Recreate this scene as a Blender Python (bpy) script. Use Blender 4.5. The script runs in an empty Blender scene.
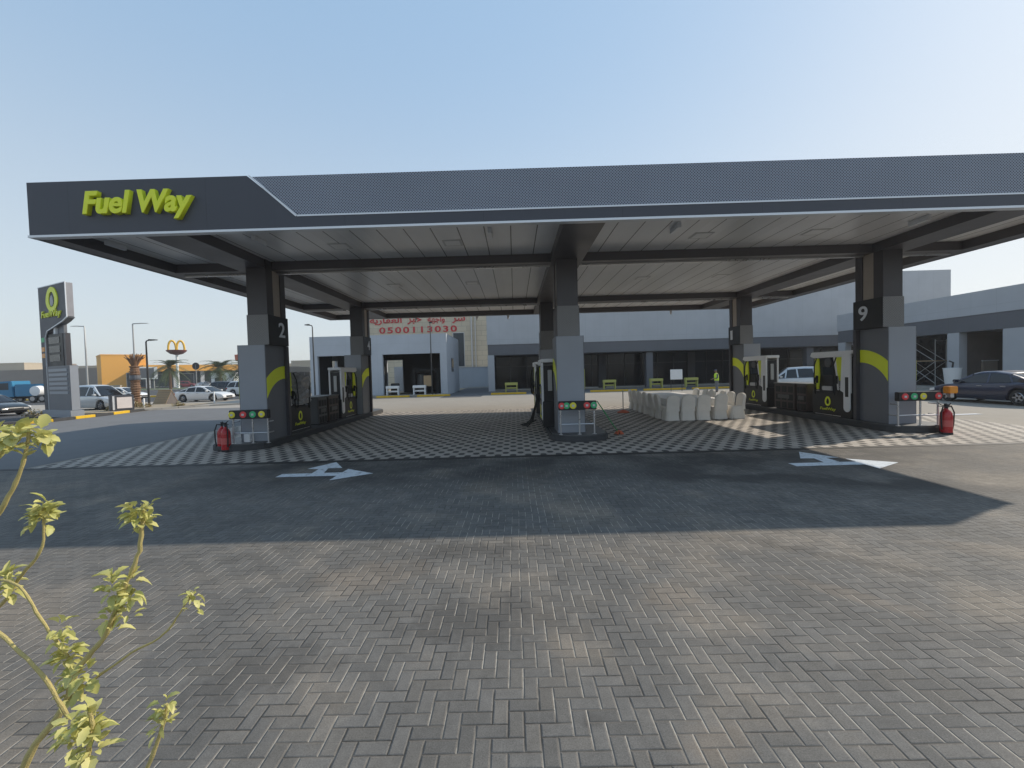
import bpy, bmesh, math, random
from mathutils import Vector, Matrix
random.seed(7)
S = bpy.context.scene
COL = S.collection
PI = math.pi

# ------------------------------------------------------------------ node helpers
class G:
    def __init__(s, m):
        m.use_nodes = True
        s.t = m.node_tree; s.n = s.t.nodes; s.l = s.t.links
        s.b = s.n['Principled BSDF']
    def put(s, sock, v):
        if isinstance(v, (int, float)): sock.default_value = v
        elif isinstance(v, tuple): sock.default_value = v if len(v) == len(sock.default_value) else v + (1,)
        else: s.l.new(v, sock)
    def m(s, op, a, b=None, c=None):
        n = s.n.new('ShaderNodeMath'); n.operation = op
        s.put(n.inputs[0], a)
        if b is not None: s.put(n.inputs[1], b)
        if c is not None: s.put(n.inputs[2], c)
        return n.outputs[0]
    def obj(s): return s.n.new('ShaderNodeTexCoord').outputs['Object']
    def pos(s): return s.n.new('ShaderNodeNewGeometry').outputs['Position']
    def sep(s, v):
        n = s.n.new('ShaderNodeSeparateXYZ'); s.l.new(v, n.inputs[0]); return n.outputs[0], n.outputs[1], n.outputs[2]
    def comb(s, x, y, z=0.0):
        n = s.n.new('ShaderNodeCombineXYZ')
        for i, v in enumerate((x, y, z)): s.put(n.inputs[i], v)
        return n.outputs[0]
    def noise(s, vec, scale, detail=3, rough=.55):
        n = s.n.new('ShaderNodeTexNoise'); s.l.new(vec, n.inputs['Vector'])
        n.inputs['Scale'].default_value = scale; n.inputs['Detail'].default_value = detail; n.inputs['Roughness'].default_value = rough
        return n.outputs['Fac']
    def white(s, vec):
        n = s.n.new('ShaderNodeTexWhiteNoise'); n.noise_dimensions = '3D'; s.l.new(vec, n.inputs['Vector']); return n.outputs['Value'], n.outputs['Color']
    def rng(s, v, a, b, c=0.0, d=1.0, smooth=True):
        n = s.n.new('ShaderNodeMapRange'); n.interpolation_type = 'SMOOTHSTEP' if smooth else 'LINEAR'
        s.put(n.inputs[0], v); s.put(n.inputs[1], a); s.put(n.inputs[2], b); s.put(n.inputs[3], c); s.put(n.inputs[4], d)
        return n.outputs[0]
    def mix(s, f, a, b, mode='MIX'):
        n = s.n.new('ShaderNodeMix'); n.data_type = 'RGBA'; n.blend_type = mode
        s.put(n.inputs[0], f); s.put(n.inputs[6], a); s.put(n.inputs[7], b)
        return n.outputs[2]
    def scalec(s, col, f):
        n = s.n.new('ShaderNodeVectorMath'); n.operation = 'SCALE'
        if isinstance(col, tuple): n.inputs[0].default_value = col[:3]
        else: s.l.new(col, n.inputs[0])
        s.put(n.inputs['Scale'], f); return n.outputs[0]
    def bump(s, h, strength=.3, dist=.01):
        n = s.n.new('ShaderNodeBump'); n.inputs['Strength'].default_value = strength; n.inputs['Distance'].default_value = dist
        s.l.new(h, n.inputs['Height']); s.l.new(n.outputs[0], s.b.inputs['Normal'])
    def col(s, c): s.put(s.b.inputs['Base Color'], c)
    def rough(s, r): s.put(s.b.inputs['Roughness'], r)
    def metal(s, r): s.put(s.b.inputs['Metallic'], r)

def mat(name, c, rough=.5, metal=0., var=.12, scale=2.5, bump=0., emit=0., bscale=None, coat=0., rn=.25):
    m = bpy.data.materials.new(name); g = G(m); o = g.obj()
    n1 = g.noise(o, scale, 4); n2 = g.noise(o, scale * 9, 3)
    f = g.m('ADD', g.m('MULTIPLY', g.m('SUBTRACT', n1, .5), 2.2 * var), g.m('MULTIPLY_ADD', g.m('SUBTRACT', n2, .5), var, 1.0))
    g.col(g.scalec(c, f)); g.rough(g.m('MULTIPLY_ADD', g.m('SUBTRACT', n1, .5), rn, rough)); g.metal(metal)
    if coat: g.b.inputs['Coat Weight'].default_value = coat; g.b.inputs['Coat Roughness'].default_value = .04
    if bump: g.bump(g.noise(o, bscale or scale * 14, 3), bump, .01)
    if emit:
        g.b.inputs['Emission Color'].default_value = c + (1,); g.b.inputs['Emission Strength'].default_value = emit
    return m

def acm(name, c, sx=1.2, sz=1.0, rough=.35, metal=.0, var=.05, ox=0., oz=0., jw=.008, dark=.35):
    """flat cladding sheets with thin open joints; u runs along the wall whichever way it faces"""
    m = bpy.data.materials.new(name); g = G(m)
    x, y, z = g.sep(g.pos())
    nx, ny, nz = g.sep(g.n[-1].outputs['Position']) if False else (None, None, None)
    geo = g.n.new('ShaderNodeNewGeometry'); ax, ay, az = g.sep(geo.outputs['Normal'])
    side = g.m('GREATER_THAN', g.m('ABSOLUTE', ax), .7)
    u = g.m('ADD', g.m('MULTIPLY', x, g.m('SUBTRACT', 1.0, side)), g.m('MULTIPLY', y, side))
    fu = g.m('DIVIDE', g.m('ADD', u, ox), sx); fz = g.m('DIVIDE', g.m('ADD', z, oz), sz)
    du = g.m('MULTIPLY', g.m('PINGPONG', fu, .5), sx); dz = g.m('MULTIPLY', g.m('PINGPONG', fz, .5), sz)
    d = g.m('MINIMUM', du, dz)
    j = g.rng(d, jw * .5, jw)
    w, _ = g.white(g.comb(g.m('FLOOR', g.m('ADD', fu, .5)), g.m('FLOOR', g.m('ADD', fz, .5)), 3.0))
    n = g.noise(g.pos(), .8, 4)
    f = g.m('ADD', g.m('MULTIPLY_ADD', g.m('SUBTRACT', w, .5), var, 1.0), g.m('MULTIPLY', g.m('SUBTRACT', n, .5), .22))
    g.col(g.mix(j, g.scalec(c, dark), g.scalec(c, f))); g.rough(g.m('MULTIPLY_ADD', n, .2, rough - .1)); g.metal(metal)
    g.bump(j, .4, .006)
    return m

# ------------------------------------------------------------------ materials
def herringbone():
    m = bpy.data.materials.new('dark herringbone pavers'); g = G(m); W = .096
    x0, y0, z0 = g.sep(g.pos())
    wob = g.noise(g.pos(), .35, 2)
    x = g.m('DIVIDE', g.m('MULTIPLY', g.m('MULTIPLY_ADD', g.m('SUBTRACT', wob, .5), .05, x0), -1.0), W); y = g.m('DIVIDE', y0, W)
    ix = g.m('FLOOR', x); iy = g.m('FLOOR', y)
    k = g.m('FLOORED_MODULO', g.m('SUBTRACT', ix, iy), 4.0)
    k = g.m('ROUND', k)
    V = g.m('GREATER_THAN', k, 1.5); H = g.m('SUBTRACT', 1.0, V)
    ox = g.m('SUBTRACT', ix, g.m('MULTIPLY', k, H)); oy = g.m('SUBTRACT', iy, g.m('MULTIPLY', g.m('SUBTRACT', 3.0, k), V))
    lx = g.m('SUBTRACT', x, ox); ly = g.m('SUBTRACT', y, oy)
    ex = g.m('ADD', 1.0, H); ey = g.m('ADD', 1.0, V)
    # joints running in depth: pale sand, plus sun-facing edges painted in as extra paleness
    dx = g.m('MINIMUM', lx, g.m('SUBTRACT', ex, lx)); dy = g.m('MINIMUM', ly, g.m('SUBTRACT', ey, ly))
    d = g.m('MINIMUM', dx, dy)
    fine = g.noise(g.pos(), 60, 3)
    jit = g.m('MULTIPLY_ADD', g.m('SUBTRACT', g.noise(g.pos(), 25, 3), .5), .07, 0.0)
    j = g.rng(g.m('ADD', d, jit), .014, .048)
    rnd, rc = g.white(g.comb(ox, oy, V)); r2, _ = g.white(g.comb(oy, ox, g.m('ADD', V, 7.0)))
    big = g.noise(g.pos(), .22, 4, .6); mid = g.noise(g.pos(), .9, 4, .6); grain = g.noise(g.pos(), 110, 3, .75)
    tone = g.m('MULTIPLY', g.m('MULTIPLY_ADD', g.m('SUBTRACT', rnd, .5), .24, 1.0), g.m('MULTIPLY_ADD', g.m('SUBTRACT', grain, .5), 1.5, 1.0))
    tone = g.m('MULTIPLY', tone, g.m('MULTIPLY_ADD', g.m('SUBTRACT', mid, .5), .8, 1.0))
    tone = g.m('MULTIPLY', tone, g.m('MULTIPLY_ADD', g.m('SUBTRACT', g.noise(g.pos(), 14, 3, .65), .5), .55, 1.0))
    c = g.mix(g.m('MULTIPLY', g.rng(r2, .45, 1.0), .7), (.138, .132, .123), (.150, .139, .124))
    c = g.scalec(c, tone)
    # sand dust drifts and darker worn patches
    sand = g.rng(g.m('ADD', big, g.m('MULTIPLY', g.m('SUBTRACT', mid, .5), .7)), .46, .72, 0., .7)
    east = g.rng(g.m('MULTIPLY_ADD', y0, .55, x0), 3.0, 17.0)
    sand = g.m('MINIMUM', g.m('MULTIPLY_ADD', east, .28, sand), .75)
    c = g.mix(sand, c, g.scalec((.212, .178, .140), tone))
    pit = g.rng(g.noise(g.pos(), 420, 2), .62, .72)
    c = g.scalec(c, g.m('MULTIPLY_ADD', pit, -.25, 1.0))
    # rusty dust streaks and old drips
    def blot(cx, cy, rx, ry, ang):
        ca, sa = math.cos(ang), math.sin(ang); dx_ = g.m('SUBTRACT', x0, cx); dy_ = g.m('SUBTRACT', y0, cy)
        a_ = g.m('DIVIDE', g.m('ADD', g.m('MULTIPLY', dx_, ca), g.m('MULTIPLY', dy_, sa)), rx); b_ = g.m('DIVIDE', g.m('SUBTRACT', g.m('MULTIPLY', dy_, ca), g.m('MULTIPLY', dx_, sa)), ry)
        r_ = g.m('ADD', g.m('SQRT', g.m('ADD', g.m('MULTIPLY', a_, a_), g.m('MULTIPLY', b_, b_))), g.m('MULTIPLY', g.m('SUBTRACT', g.noise(g.pos(), 3.5, 4, .65), .5), 1.6))
        return g.rng(r_, 1.0, .3)
    for bx, by_, ra, rb_, an in ((2.95, 3.85, .75, .16, -.75), (1.35, 3.9, .35, .3, 0), (1.05, 2.3, .3, .2, .4), (-1.6, 4.4, .8, .4, .2), (5.4, 4.6, 1.2, .35, -.3)):
        c = g.mix(g.m('MULTIPLY', blot(bx, by_, ra, rb_, an), .45), c, g.scalec((.225, .185, .145), tone))
    for bx, by_, ra, rb_, an in ((3.4, 4.6, 1.5, .18, -.62), (-.3, 3.6, .9, .5, .2), (.4, 2.5, .12, .09, 0), (-.6, 5.0, 1.1, .3, .1), (.1, 1.9, .06, .05, 0), (2.2, 2.9, .08, .07, 0), (-1.9, 3.0, .7, .35, .5)):
        c = g.mix(g.m('MULTIPLY', blot(bx, by_, ra, rb_, an), .42), c, (.06, .056, .052))
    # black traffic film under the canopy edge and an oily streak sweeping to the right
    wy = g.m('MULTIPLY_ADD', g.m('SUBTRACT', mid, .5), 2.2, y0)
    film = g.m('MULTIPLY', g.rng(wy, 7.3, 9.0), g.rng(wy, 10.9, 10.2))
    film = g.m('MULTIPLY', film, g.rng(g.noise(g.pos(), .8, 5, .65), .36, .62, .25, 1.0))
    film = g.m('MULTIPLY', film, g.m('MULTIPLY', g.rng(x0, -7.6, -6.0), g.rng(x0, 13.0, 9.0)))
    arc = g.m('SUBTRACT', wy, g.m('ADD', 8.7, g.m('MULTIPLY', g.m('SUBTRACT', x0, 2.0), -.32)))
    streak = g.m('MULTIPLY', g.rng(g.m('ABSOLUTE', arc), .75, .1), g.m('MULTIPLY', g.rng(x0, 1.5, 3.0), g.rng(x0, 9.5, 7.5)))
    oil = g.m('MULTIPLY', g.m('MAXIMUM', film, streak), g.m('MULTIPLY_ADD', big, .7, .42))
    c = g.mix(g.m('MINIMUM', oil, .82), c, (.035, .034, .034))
    jn = g.rng(g.m('ADD', g.noise(g.pos(), 2.2, 3), g.m('MULTIPLY', g.m('SUBTRACT', big, .5), .8)), .36, .6)
    isx = g.m('LESS_THAN', dx, dy)
    jsand_sun = g.m('MULTIPLY', jn, g.m('MULTIPLY_ADD', isx, .75, .25))  # joint sand, boosted on one axis to paint sunlit paver edges
    jc = g.mix(jsand_sun, (.045, .041, .037), (.44, .395, .335))
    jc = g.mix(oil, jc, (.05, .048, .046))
    g.col(g.mix(j, jc, c)); g.rough(g.m('MULTIPLY_ADD', oil, -.12, .82))
    h = g.m('ADD', g.m('MULTIPLY', g.rng(d, .0, .13), 1.0), g.m('ADD', g.m('MULTIPLY', grain, .13), g.m('MULTIPLY', r2, .22)))
    g.bump(h, .85, .0065)
    g.b.inputs['Specular IOR Level'].default_value = .3
    return m

def lattice():
    m = bpy.data.materials.new('pale lattice pavers'); g = G(m)
    x0, y0, z0 = g.sep(g.pos()); CX, CY = .19, .31
    x = g.m('DIVIDE', x0, CX); y = g.m('DIVIDE', y0, CY)
    ix = g.m('FLOOR', x); iy = g.m('FLOOR', y)
    fx = g.m('ABSOLUTE', g.m('SUBTRACT', g.m('SUBTRACT', x, ix), .5)); fy = g.m('ABSOLUTE', g.m('SUBTRACT', g.m('SUBTRACT', y, iy), .5))
    par = g.m('ROUND', g.m('FLOORED_MODULO', g.m('ADD', ix, iy), 2.0))
    dd = g.m('POWER', g.m('ADD', g.m('POWER', fx, 3.0), g.m('POWER', fy, 3.0)), .3333)
    spot = g.m('MULTIPLY', par, g.rng(dd, .44, .39))
    w, _ = g.white(g.comb(ix, iy, 1.0)); mid = g.noise(g.pos(), .5, 4); grain = g.noise(g.pos(), 90, 2)
    tone = g.m('MULTIPLY', g.m('MULTIPLY_ADD', g.m('SUBTRACT', w, .5), .2, 1.0), g.m('MULTIPLY', g.m('MULTIPLY_ADD', g.m('SUBTRACT', mid, .5), .5, 1.0), g.m('MULTIPLY_ADD', g.m('SUBTRACT', grain, .5), .4, 1.0)))
    jd = g.m('MINIMUM', g.m('SUBTRACT', .5, fx), g.m('SUBTRACT', .5, fy)); jj = g.rng(jd, .008, .03)
    light = g.scalec((.42, .375, .325), tone); dark = g.scalec((.062, .056, .052), tone)
    c = g.mix(spot, light, dark)
    st = g.rng(g.noise(g.pos(), .3, 4), .5, .75, 0., .45)
    c = g.mix(st, c, g.scalec(c, .55))
    c = g.mix(jj, g.scalec(c, .5), c)
    g.col(c); g.rough(.8); g.bump(g.m('SUBTRACT', jj, g.m('MULTIPLY', spot, .8)), .45, .006)
    return m

def tarmac(name, c, var=.35, bump=.4, patch=(.0, .0, .0), pf=0.):
    m = bpy.data.materials.new(name); g = G(m); p = g.pos()
    big = g.noise(p, .12, 5, .6); mid = g.noise(p, 1.1, 4, .6); gr = g.noise(p, 120, 2)
    f = g.m('MULTIPLY', g.m('MULTIPLY_ADD', g.m('SUBTRACT', big, .5), var * 1.6, 1.0), g.m('MULTIPLY', g.m('MULTIPLY_ADD', g.m('SUBTRACT', mid, .5), var, 1.0), g.m('MULTIPLY_ADD', g.m('SUBTRACT', gr, .5), .5, 1.0)))
    cc = g.scalec(c, f)
    if pf: cc = g.mix(g.rng(big, .5, .7, 0., pf), cc, g.scalec(patch, f))
    g.col(cc); g.rough(.88); g.bump(gr, bump, .004); g.b.inputs['Specular IOR Level'].default_value = .25
    return m

def perforated(name, c, hole, pitch=.075, r=.33, zscale=1.0):
    m = bpy.data.materials.new(name); g = G(m); x, y, z = g.sep(g.pos())
    u = g.m('DIVIDE', g.m('ADD', x, y), pitch); v = g.m('DIVIDE', g.m('MULTIPLY', z, zscale), pitch)
    a = g.m('ADD', u, v); b = g.m('SUBTRACT', u, v)
    fa = g.m('SUBTRACT', g.m('FRACT', a), .5); fb = g.m('SUBTRACT', g.m('FRACT', b), .5)
    d = g.m('MAXIMUM', g.m('ABSOLUTE', fa), g.m('ABSOLUTE', fb))
    hm = g.rng(d, r, r - .06)
    n = g.noise(g.pos(), .6, 3)
    g.col(g.mix(hm, g.scalec(c, g.m('MULTIPLY_ADD', g.m('SUBTRACT', n, .5), .3, 1.0)), hole)); g.rough(.45); g.metal(.15)
    g.bump(g.m('SUBTRACT', 1.0, hm), .5, .008)
    return m

def soffit_mat():
    m = bpy.data.materials.new('soffit planks'); g = G(m); x, y, z = g.sep(g.pos())
    fx = g.m('DIVIDE', x, .66); d = g.m('MULTIPLY', g.m('PINGPONG', fx, .5), .66)
    j = g.rng(d, .009, .017)
    w, _ = g.white(g.comb(g.m('FLOOR', g.m('ADD', fx, .5)), 2.0, 2.0)); n = g.noise(g.comb(x, g.m('MULTIPLY', y, .25), z), 1.4, 4)
    f = g.m('ADD', g.m('MULTIPLY_ADD', g.m('SUBTRACT', w, .5), .1, 1.0), g.m('MULTIPLY', g.m('SUBTRACT', n, .5), .25))
    g.col(g.mix(j, (.045, .04, .038), g.scalec((.75, .75, .76), f))); g.rough(.3); g.bump(j, .5, .006)
    return m

def glassy(name, c=(.008, .009, .012), rough=.06, spec=.25):
    m = bpy.data.materials.new(name); g = G(m); n = g.noise(g.obj(), 1.3, 3)
    g.col(g.scalec(c, g.m('MULTIPLY_ADD', n, .8, .6))); g.rough(g.m('MULTIPLY_ADD', n, .06, rough)); g.b.inputs['Specular IOR Level'].default_value = spec
    return m

def blocks():
    m = bpy.data.materials.new('beige cladding'); g = G(m); x, y, z = g.sep(g.pos())
    br = g.n.new('ShaderNodeTexBrick'); g.l.new(g.comb(g.m('ADD', x, y), z), br.inputs['Vector'])
    br.inputs['Color1'].default_value = (.60, .525, .40, 1); br.inputs['Color2'].default_value = (.56, .485, .37, 1); br.inputs['Mortar'].default_value = (.42, .37, .28, 1)
    br.inputs['Scale'].default_value = 1.; br.inputs['Mortar Size'].default_value = .03; br.inputs['Brick Width'].default_value = 1.6; br.inputs['Row Height'].default_value = .8
    n = g.noise(g.pos(), .3, 4); g.col(g.scalec(br.outputs['Color'], g.m('MULTIPLY_ADD', n, .4, .8))); g.rough(.85)
    return m

def leafy(name, c1, c2, trans=.25):
    m = bpy.data.materials.new(name); g = G(m)
    oi = g.n.new('ShaderNodeNewGeometry').outputs['Random Per Island']; n = g.noise(g.obj(), 30, 2)
    g.col(g.scalec(g.mix(oi, c1, c2), g.m('MULTIPLY_ADD', n, .5, .75))); g.rough(.5)
    g.b.inputs['Transmission Weight'].default_value = 0.
    tr = g.n.new('ShaderNodeBsdfTranslucent'); g.l.new(g.b.inputs['Base Color'].links[0].from_socket, tr.inputs[0])
    mx = g.n.new('ShaderNodeMixShader'); mx.inputs[0].default_value = trans
    out = g.n['Material Output']; g.l.new(g.b.outputs[0], mx.inputs[1]); g.l.new(tr.outputs[0], mx.inputs[2]); g.l.new(mx.outputs[0], out.inputs['Surface'])
    return m

M = dict(
    paver=herringbone(), lattice=lattice(), soffit=soffit_mat(), beige=blocks(),
    asphalt=tarmac('asphalt', (.075, .075, .078)), driveway=tarmac('driveway', (.17, .17, .172), .25),
    forecourt=tarmac('forecourt', (.33, .295, .25), .2), desert=tarmac('desert', (.36, .30, .22), .3), pavement=tarmac('pavement', (.37, .335, .29), .3),
    grass=tarmac('grass ground', (.09, .12, .04), .5), yard=tarmac('yard', (.12, .12, .125), .3),
    fascia=acm('fascia', (.056, .059, .074), 3.1, 4.0, .5, .0, .06, .6, 1.1, .006, .6), mesh=perforated('mesh', (.28, .305, .36), (.024, .028, .038), .064, .31),
    trim=mat('trim', (.72, .74, .77), .35, .2, .04), lime=mat('lime', (.80, .86, .03), .4, 0, .06), deck=mat('deck', (.2, .2, .2), .7),
    beam=mat('beam', (.060, .056, .062), .4, .0, .12), beam2=mat('beam underside', (.085, .080, .088), .4, 0., .1, 1.0),
    black=mat('black panel', (.013, .013, .015), .45, 0, .2), ltgrey=acm('column grey', (.29, .31, .345), 5, 2.95, .38, 0, .03, .0, -.15, .004),
    dkgrey=acm('column dark', (.15, .155, .17), 5, 2.95, .45, 0, .03, .0, -.15, .004), colmesh=perforated('column mesh', (.27, .265, .26), (.08, .08, .085), .05, .33),
    tan=mat('tan strip', (.40, .345, .29), .5, 0, .1), white=mat('white', (.80, .80, .80), .4, 0, .05), offwhite=mat('off white', (.55, .55, .55), .5, 0, .1),
    kerb=mat('kerb dark', (.05, .05, .052), .7, 0, .3, 4, .3), concrete=mat('concrete', (.36, .34, .31), .85, 0, .2, 3, .3), yellow=mat('yellow paint', (.72, .45, .02), .55, 0, .15),
    steel=mat('steel', (.55, .55, .56), .3, .8, .1), red=mat('red', (.42, .012, .016), .28, 0, .1, 5), rubber=mat('rubber', (.016, .016, .017), .65, 0, .3), orange=mat('orange', (.55, .13, .06), .6),
    green=mat('green', (.03, .35, .10), .4), paint=None,
    blue=acm('building blue', (.43, .44, .46), 1.5, 6.6, .35, .0, .05, 0, 1.2, .012, .8), band=acm('building band', (.12, .125, .14), 3.0, 4, .35, 0, .05, 0, .6, .012, .7), bluewall=acm('washer wall', (.46, .49, .53), 3.0, 9, .5, 0, .05, 1, 4, .012, .85),
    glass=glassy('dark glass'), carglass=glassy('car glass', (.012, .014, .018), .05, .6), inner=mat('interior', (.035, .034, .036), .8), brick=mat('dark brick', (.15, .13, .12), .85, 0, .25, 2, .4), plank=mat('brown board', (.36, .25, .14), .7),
    cloth=mat('chair cloth', (.74, .70, .64), .9, 0, .08, 4, .7, bscale=9), tcloth=mat('table cloth', (.74, .73, .71), .85, 0, .06, 4, .2, bscale=8), brown=mat('brown bin', (.055, .04, .035), .45, 0, .25, 4), greybin=mat('grey bin', (.09, .09, .09), .5, 0, .2),
    film=mat('plastic film', (.25, .25, .25), .25, 0, .5, 6, .9, bscale=14), screen=mat('display', (.03, .035, .04), .12, 0, .2), price=mat('price board', (.02, .02, .022), .25),
    orangewall=mat('orange wall', (.85, .42, .07), .7, 0, .06), stone=mat('house wall', (.48, .41, .31), .85, 0, .15, .3), stone2=mat('brown wall', (.27, .225, .19), .85, 0, .15, .3), window=glassy('window', (.05, .06, .07), .15),
    bark=mat('bark', (.22, .13, .08), .9, 0, .35, 5, .8), stem=mat('stem', (.52, .43, .17), .7, 0, .25, 30, .5), sticks=mat('dry plant', (.38, .29, .16), .9, 0, .3), skin=mat('skin', (.28, .16, .10), .55, 0, .05), hivis=mat('hi vis', (.62, .85, .05), .6), trouser=mat('trouser', (.16, .17, .19), .8), shoe=mat('shoe', (.02, .02, .02), .6), shirt=mat('shirt', (.06, .08, .14), .8),
    lamp=mat('lamp glass', (.8, .8, .78), .3), pole=mat('grey pole', (.42, .42, .41), .5, .4, .08), dpole=mat('dark pole', (.05, .05, .05), .5, .3), arch=mat('golden arch', (.85, .50, .03), .4), maroon=mat('maroon', (.16, .03, .025), .5),
    leaf=leafy('shrub leaf', (.68, .63, .25), (.48, .48, .14), .3), palm=leafy('palm leaf', (.06, .09, .03), (.12, .14, .05), .15), amber=mat('amber', (.8, .3, .03), .3), lens=mat('lens', (.7, .72, .74), .12), tail=mat('tail', (.35, .01, .01), .2), rim=mat('rim', (.4, .4, .42), .3, .8), truckblue=mat('truck blue', (.03, .20, .36), .35, 0, .1), glow_red=mat('badge red', (.75, .06, .06), .4), glow_green=mat('badge green', (.05, .45, .18), .4), glow_yel=mat('badge yellow', (.78, .68, .05), .4),
    redtext=mat('red lettering', (.55, .03, .04), .6),
)
def paint(c, metal=.0): return mat('car paint', c, .3, metal, .015, coat=.8, rn=.04)

# ------------------------------------------------------------------ mesh builder
class MB:
    def __init__(s): s.v = []; s.f = []
    def add(s, vs, fs):
        o = len(s.v); s.v += [tuple(p) for p in vs]; s.f += [tuple(i + o for i in f) for f in fs]; return s
    def box(s, x0, x1, y0, y1, z0, z1):
        if x0 > x1: x0, x1 = x1, x0
        if y0 > y1: y0, y1 = y1, y0
        return s.add([(x, y, z) for z in (z0, z1) for y in (y0, y1) for x in (x0, x1)], [(0, 2, 3, 1), (4, 5, 7, 6), (0, 1, 5, 4), (2, 6, 7, 3), (0, 4, 6, 2), (1, 3, 7, 5)])
    def prism(s, poly, a, b, axis='y'):
        """poly in the two other axes (x,z for y; y,z for x; x,y for z)"""
        n = len(poly)
        def P(p, t): return {'y': (p[0], t, p[1]), 'x': (t, p[0], p[1]), 'z': (p[0], p[1], t)}[axis]
        return s.add([P(p, a) for p in poly] + [P(p, b) for p in poly], [tuple(range(n)), tuple(range(2 * n - 1, n - 1, -1))] + [(i, i + n, (i + 1) % n + n, (i + 1) % n) for i in range(n)])
    def tube(s, pts, r, n=10, cap=True):
        pts = [Vector(p) for p in pts]; rs = r if isinstance(r, (list, tuple)) else [r] * len(pts); up = Vector((0, 0, 1)); rings = []
        prev = None
        for i, p in enumerate(pts):
            d = (pts[min(i + 1, len(pts) - 1)] - pts[max(i - 1, 0)]).normalized()
            a = prev - d * prev.dot(d) if prev else d.cross(up)
            if a.length < 1e-4: a = d.cross(Vector((0, 1, 0)))
            a.normalize(); prev = a; b = d.cross(a)
            rings.append([p + (a * math.cos(2 * PI * k / n) + b * math.sin(2 * PI * k / n)) * rs[i] for k in range(n)])
        return s.loft(rings, cap)
    def loft(s, rings, cap=True, closed=True):
        n = len(rings[0]); vs = [p for r in rings for p in r]; fs = []
        for i in range(len(rings) - 1):
            for k in range(n if closed else n - 1):
                k2 = (k + 1) % n; fs.append((i * n + k, i * n + k2, (i + 1) * n + k2, (i + 1) * n + k))
        if cap: fs += [tuple(range(n - 1, -1, -1)), tuple((len(rings) - 1) * n + k for k in range(n))]
        return s.add(vs, fs)
    def lathe(s, prof, c=(0, 0, 0), n=20, axis='z'):
        rings = []
        for r, t in prof:
            ring = []
            for k in range(n):
                a, b = r * math.cos(2 * PI * k / n), r * math.sin(2 * PI * k / n)
                ring.append({'z': (c[0] + a, c[1] + b, c[2] + t), 'x': (c[0] + t, c[1] + a, c[2] + b), 'y': (c[0] + a, c[1] + t, c[2] + b)}[axis])
            rings.append(ring)
        return s.loft(rings)
    def cyl(s, x, y, z0, z1, r, r1=None, n=14): return s.lathe([(r, z0), (r if r1 is None else r1, z1)], (x, y, 0), n)
    def build(s, name, m, parent=None, bevel=0., smooth=False, off=None, seg=2):
        me = bpy.data.meshes.new(name)
        o = off or Vector((0, 0, 0))
        me.from_pydata([tuple(Vector(p) - o) for p in s.v], [], s.f)
        bm = bmesh.new(); bm.from_mesh(me); bmesh.ops.recalc_face_normals(bm, faces=bm.faces)
        if bevel:
            es = [e for e in bm.edges if len(e.link_faces) == 2 and e.calc_face_angle(0) > .5]
            bmesh.ops.bevel(bm, geom=es, offset=bevel, segments=seg, affect='EDGES', clamp_overlap=True)
        bm.to_mesh(me); bm.free()
        if smooth:
            for p in me.polygons: p.use_smooth = True
            try: me.set_sharp_from_angle(angle=.7)
            except Exception: pass
        me.materials.append(m)
        ob = bpy.data.objects.new(name, me); COL.objects.link(ob)
        if parent: ob.parent = parent
        return ob

def thing(name, label, cat, loc=(0, 0, 0), rz=0., group=None):
    o = bpy.data.objects.new(name, None); COL.objects.link(o); o.empty_display_size = .2
    o.location = loc; o.rotation_euler = (0, 0, rz); tag(o, label, cat, group); return o
def tag(o, label, cat, group=None):
    o['label'] = label; o['category'] = cat
    if group: o['group'] = group
    return o
def struct(o): o['kind'] = 'structure'; return o
def stuff(o): o['kind'] = 'stuff'; return o
KIDS = {}
def dup(root, loc, rz=0., label=None, group=None):
    def cp(o, par):
        c = o.copy(); COL.objects.link(c)
        if par: c.parent = par
        for ch in [x for x in o.children]: cp(ch, c)
        return c
    r = cp(root, None); r.location = loc; r.rotation_euler = (0, 0, rz)
    if label: r['label'] = label
    if group: r['group'] = group
    return r
FONTS = {}
def text_mesh(txt, name, m, parent, height, extrude, offset=0., shear=0., mtx=None, width=None, bevel=0., spacing=1., font=None):
    cu = bpy.data.curves.new('lettering', 'FONT'); cu.body = txt; cu.extrude = extrude; cu.offset = offset; cu.shear = shear; cu.bevel_depth = bevel; cu.space_character = spacing
    to = bpy.data.objects.new('lettering', cu); COL.objects.link(to)
    dg = bpy.context.evaluated_depsgraph_get(); me = bpy.data.meshes.new_from_object(to.evaluated_get(dg))
    COL.objects.unlink(to); bpy.data.objects.remove(to); bpy.data.curves.remove(cu)
    xs = [v.co.x for v in me.vertices]; ys = [v.co.y for v in me.vertices]
    if not xs: print('EMPTY TEXT', txt); xs = [0, 1]; ys = [0, 1]
    sy = height / (max(ys) - min(ys)); sx = sy if width is None else width / (max(xs) - min(xs))
    x0, y0 = min(xs), min(ys)
    for v in me.vertices: v.co = Vector(((v.co.x - x0) * sx, (v.co.y - y0) * sy, v.co.z))
    me.transform(mtx); me.materials.clear(); me.materials.append(m); me.name = name
    ob = bpy.data.objects.new(name, me); COL.objects.link(ob)
    if parent: ob.parent = parent
    return ob
def face_mtx(origin, right, up=(0, 0, 1)):
    r = Vector(right).normalized(); u = Vector(up); n = r.cross(u)
    mx = Matrix((r, u, n)).transposed().to_4x4(); mx.translation = Vector(origin); return mx

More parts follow.
